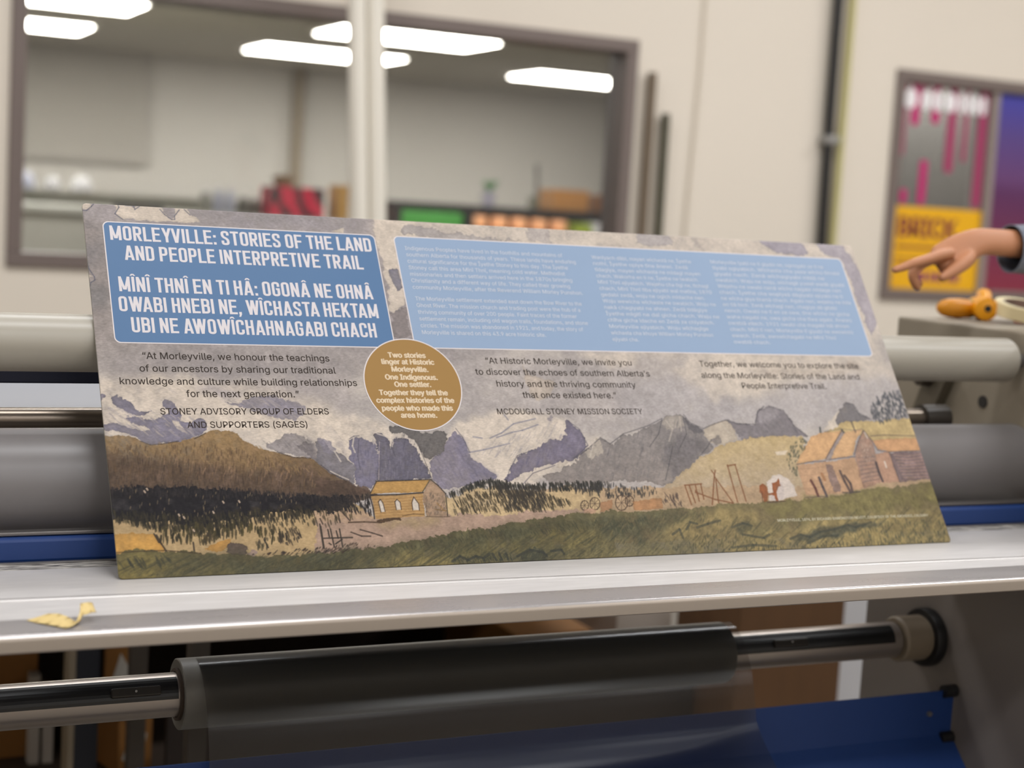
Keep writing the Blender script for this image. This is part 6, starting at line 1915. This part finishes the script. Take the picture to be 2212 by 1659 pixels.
bpy.data.objects.remove(o)
bpy.data.meshes.remove(me)
whole = m
bm = bmesh.new()
bm.from_mesh(m)
body = obj('body', bm, M_skin, per)
for p in body.data.polygons:
    p.use_smooth = True
M_shirt = mat('blue_grey_shirt_cloth', (112, 116, 128), 0.85, var=.06, vscale=30, bump=.1, bscale=300)


def garment(keep, ease):
    """cloth cut to the body: the part of the skin it covers, let out by the ease"""
    bm = bmesh.new()
    bm.from_mesh(whole)
    bmesh.ops.delete(bm, geom=[f for f in bm.faces if not keep(f.calc_center_median())], context='FACES')
    bm.normal_update()
    nr = [(v, v.normal.copy(), ease(v.co)) for v in bm.verts]
    for v, n, d in nr:
        v.co += n * d
        if v.co.x < 1.9:                 # the sleeve hangs a little below the arm
            v.co.z -= .004 + .010 * max(0, -n.z)
    for _ in range(6):
        bmesh.ops.smooth_vert(bm, verts=[v for v in bm.verts if not v.is_boundary], factor=.5, use_axis_x=True, use_axis_y=True, use_axis_z=True)
    bm.normal_update()
    bmesh.ops.solidify(bm, geom=bm.faces[:], thickness=.002)
    return bm


def in_shirt(c):
    if c.x < PX - .22:
        return c.x > 1.586 and c.z < 1.5
    if c.y < PY - .195:
        return c.z > .93
    return .88 < c.z < 1.468


obj('shirt', garment(in_shirt, lambda c: .0135 if c.x < 1.9 else .016), M_shirt, per, smooth=80)
obj('trousers', garment(lambda c: .06 < c.z < .97 and c.y > PY - .195 and c.x > PX - .22, lambda c: .010 if c.z > .86 else .014), mat('dark_denim', (48, 54, 72), 0.85, var=.08, vscale=60), per, smooth=80)
bpy.data.meshes.remove(whole)
for s in (-1, 1):
    bm = tube(bmesh.new(), [(PX + .05, PY + s * .12, .045), (PX, PY + s * .12, .05), (PX - .09, PY + s * .127, .044), (PX - .18, PY + s * .131, .036)], [.050, .062, .064, .046], 20)
    for vv in bm.verts:
        vv.co.z = max(vv.co.z, .001)
    obj('shoe', bm, M_black, per, smooth=60)
v, e, r = [(PX - .05, PY, 1.62), (PX - .065, PY, 1.70), (PX - .115, PY, 1.738), (PX - .165, PY, 1.722)], [(0, 1), (1, 2), (2, 3)], [(.075, .07), (.082, .078), (.072, .066), (.05, .035)]
m = skin(v, e, r, 0)
bm = bmesh.new()
bm.from_mesh(m)
obj('hair', bm, mat('dark_brown_hair', (52, 38, 30), 0.6, var=.2, vscale=90), per, smooth=80)
for s in (-1, 1):
    bm = bmesh.new()
    bmesh.ops.create_uvsphere(bm, u_segments=16, v_segments=10, radius=.009, matrix=Matrix.Translation((PX - .1885, PY + s * .032, 1.667)))
    obj('eye', bm, mat('eye_white', (225, 222, 218), 0.3), per, smooth=80)
bm = bmesh.new()
tube(bm, [(PX - .199, PY - .024, 1.592), (PX - .207, PY, 1.594), (PX - .199, PY + .024, 1.592)], [.004, .007, .004], 10)
obj('mouth', bm, mat('lip', (172, 100, 92), 0.5), per, smooth=80)
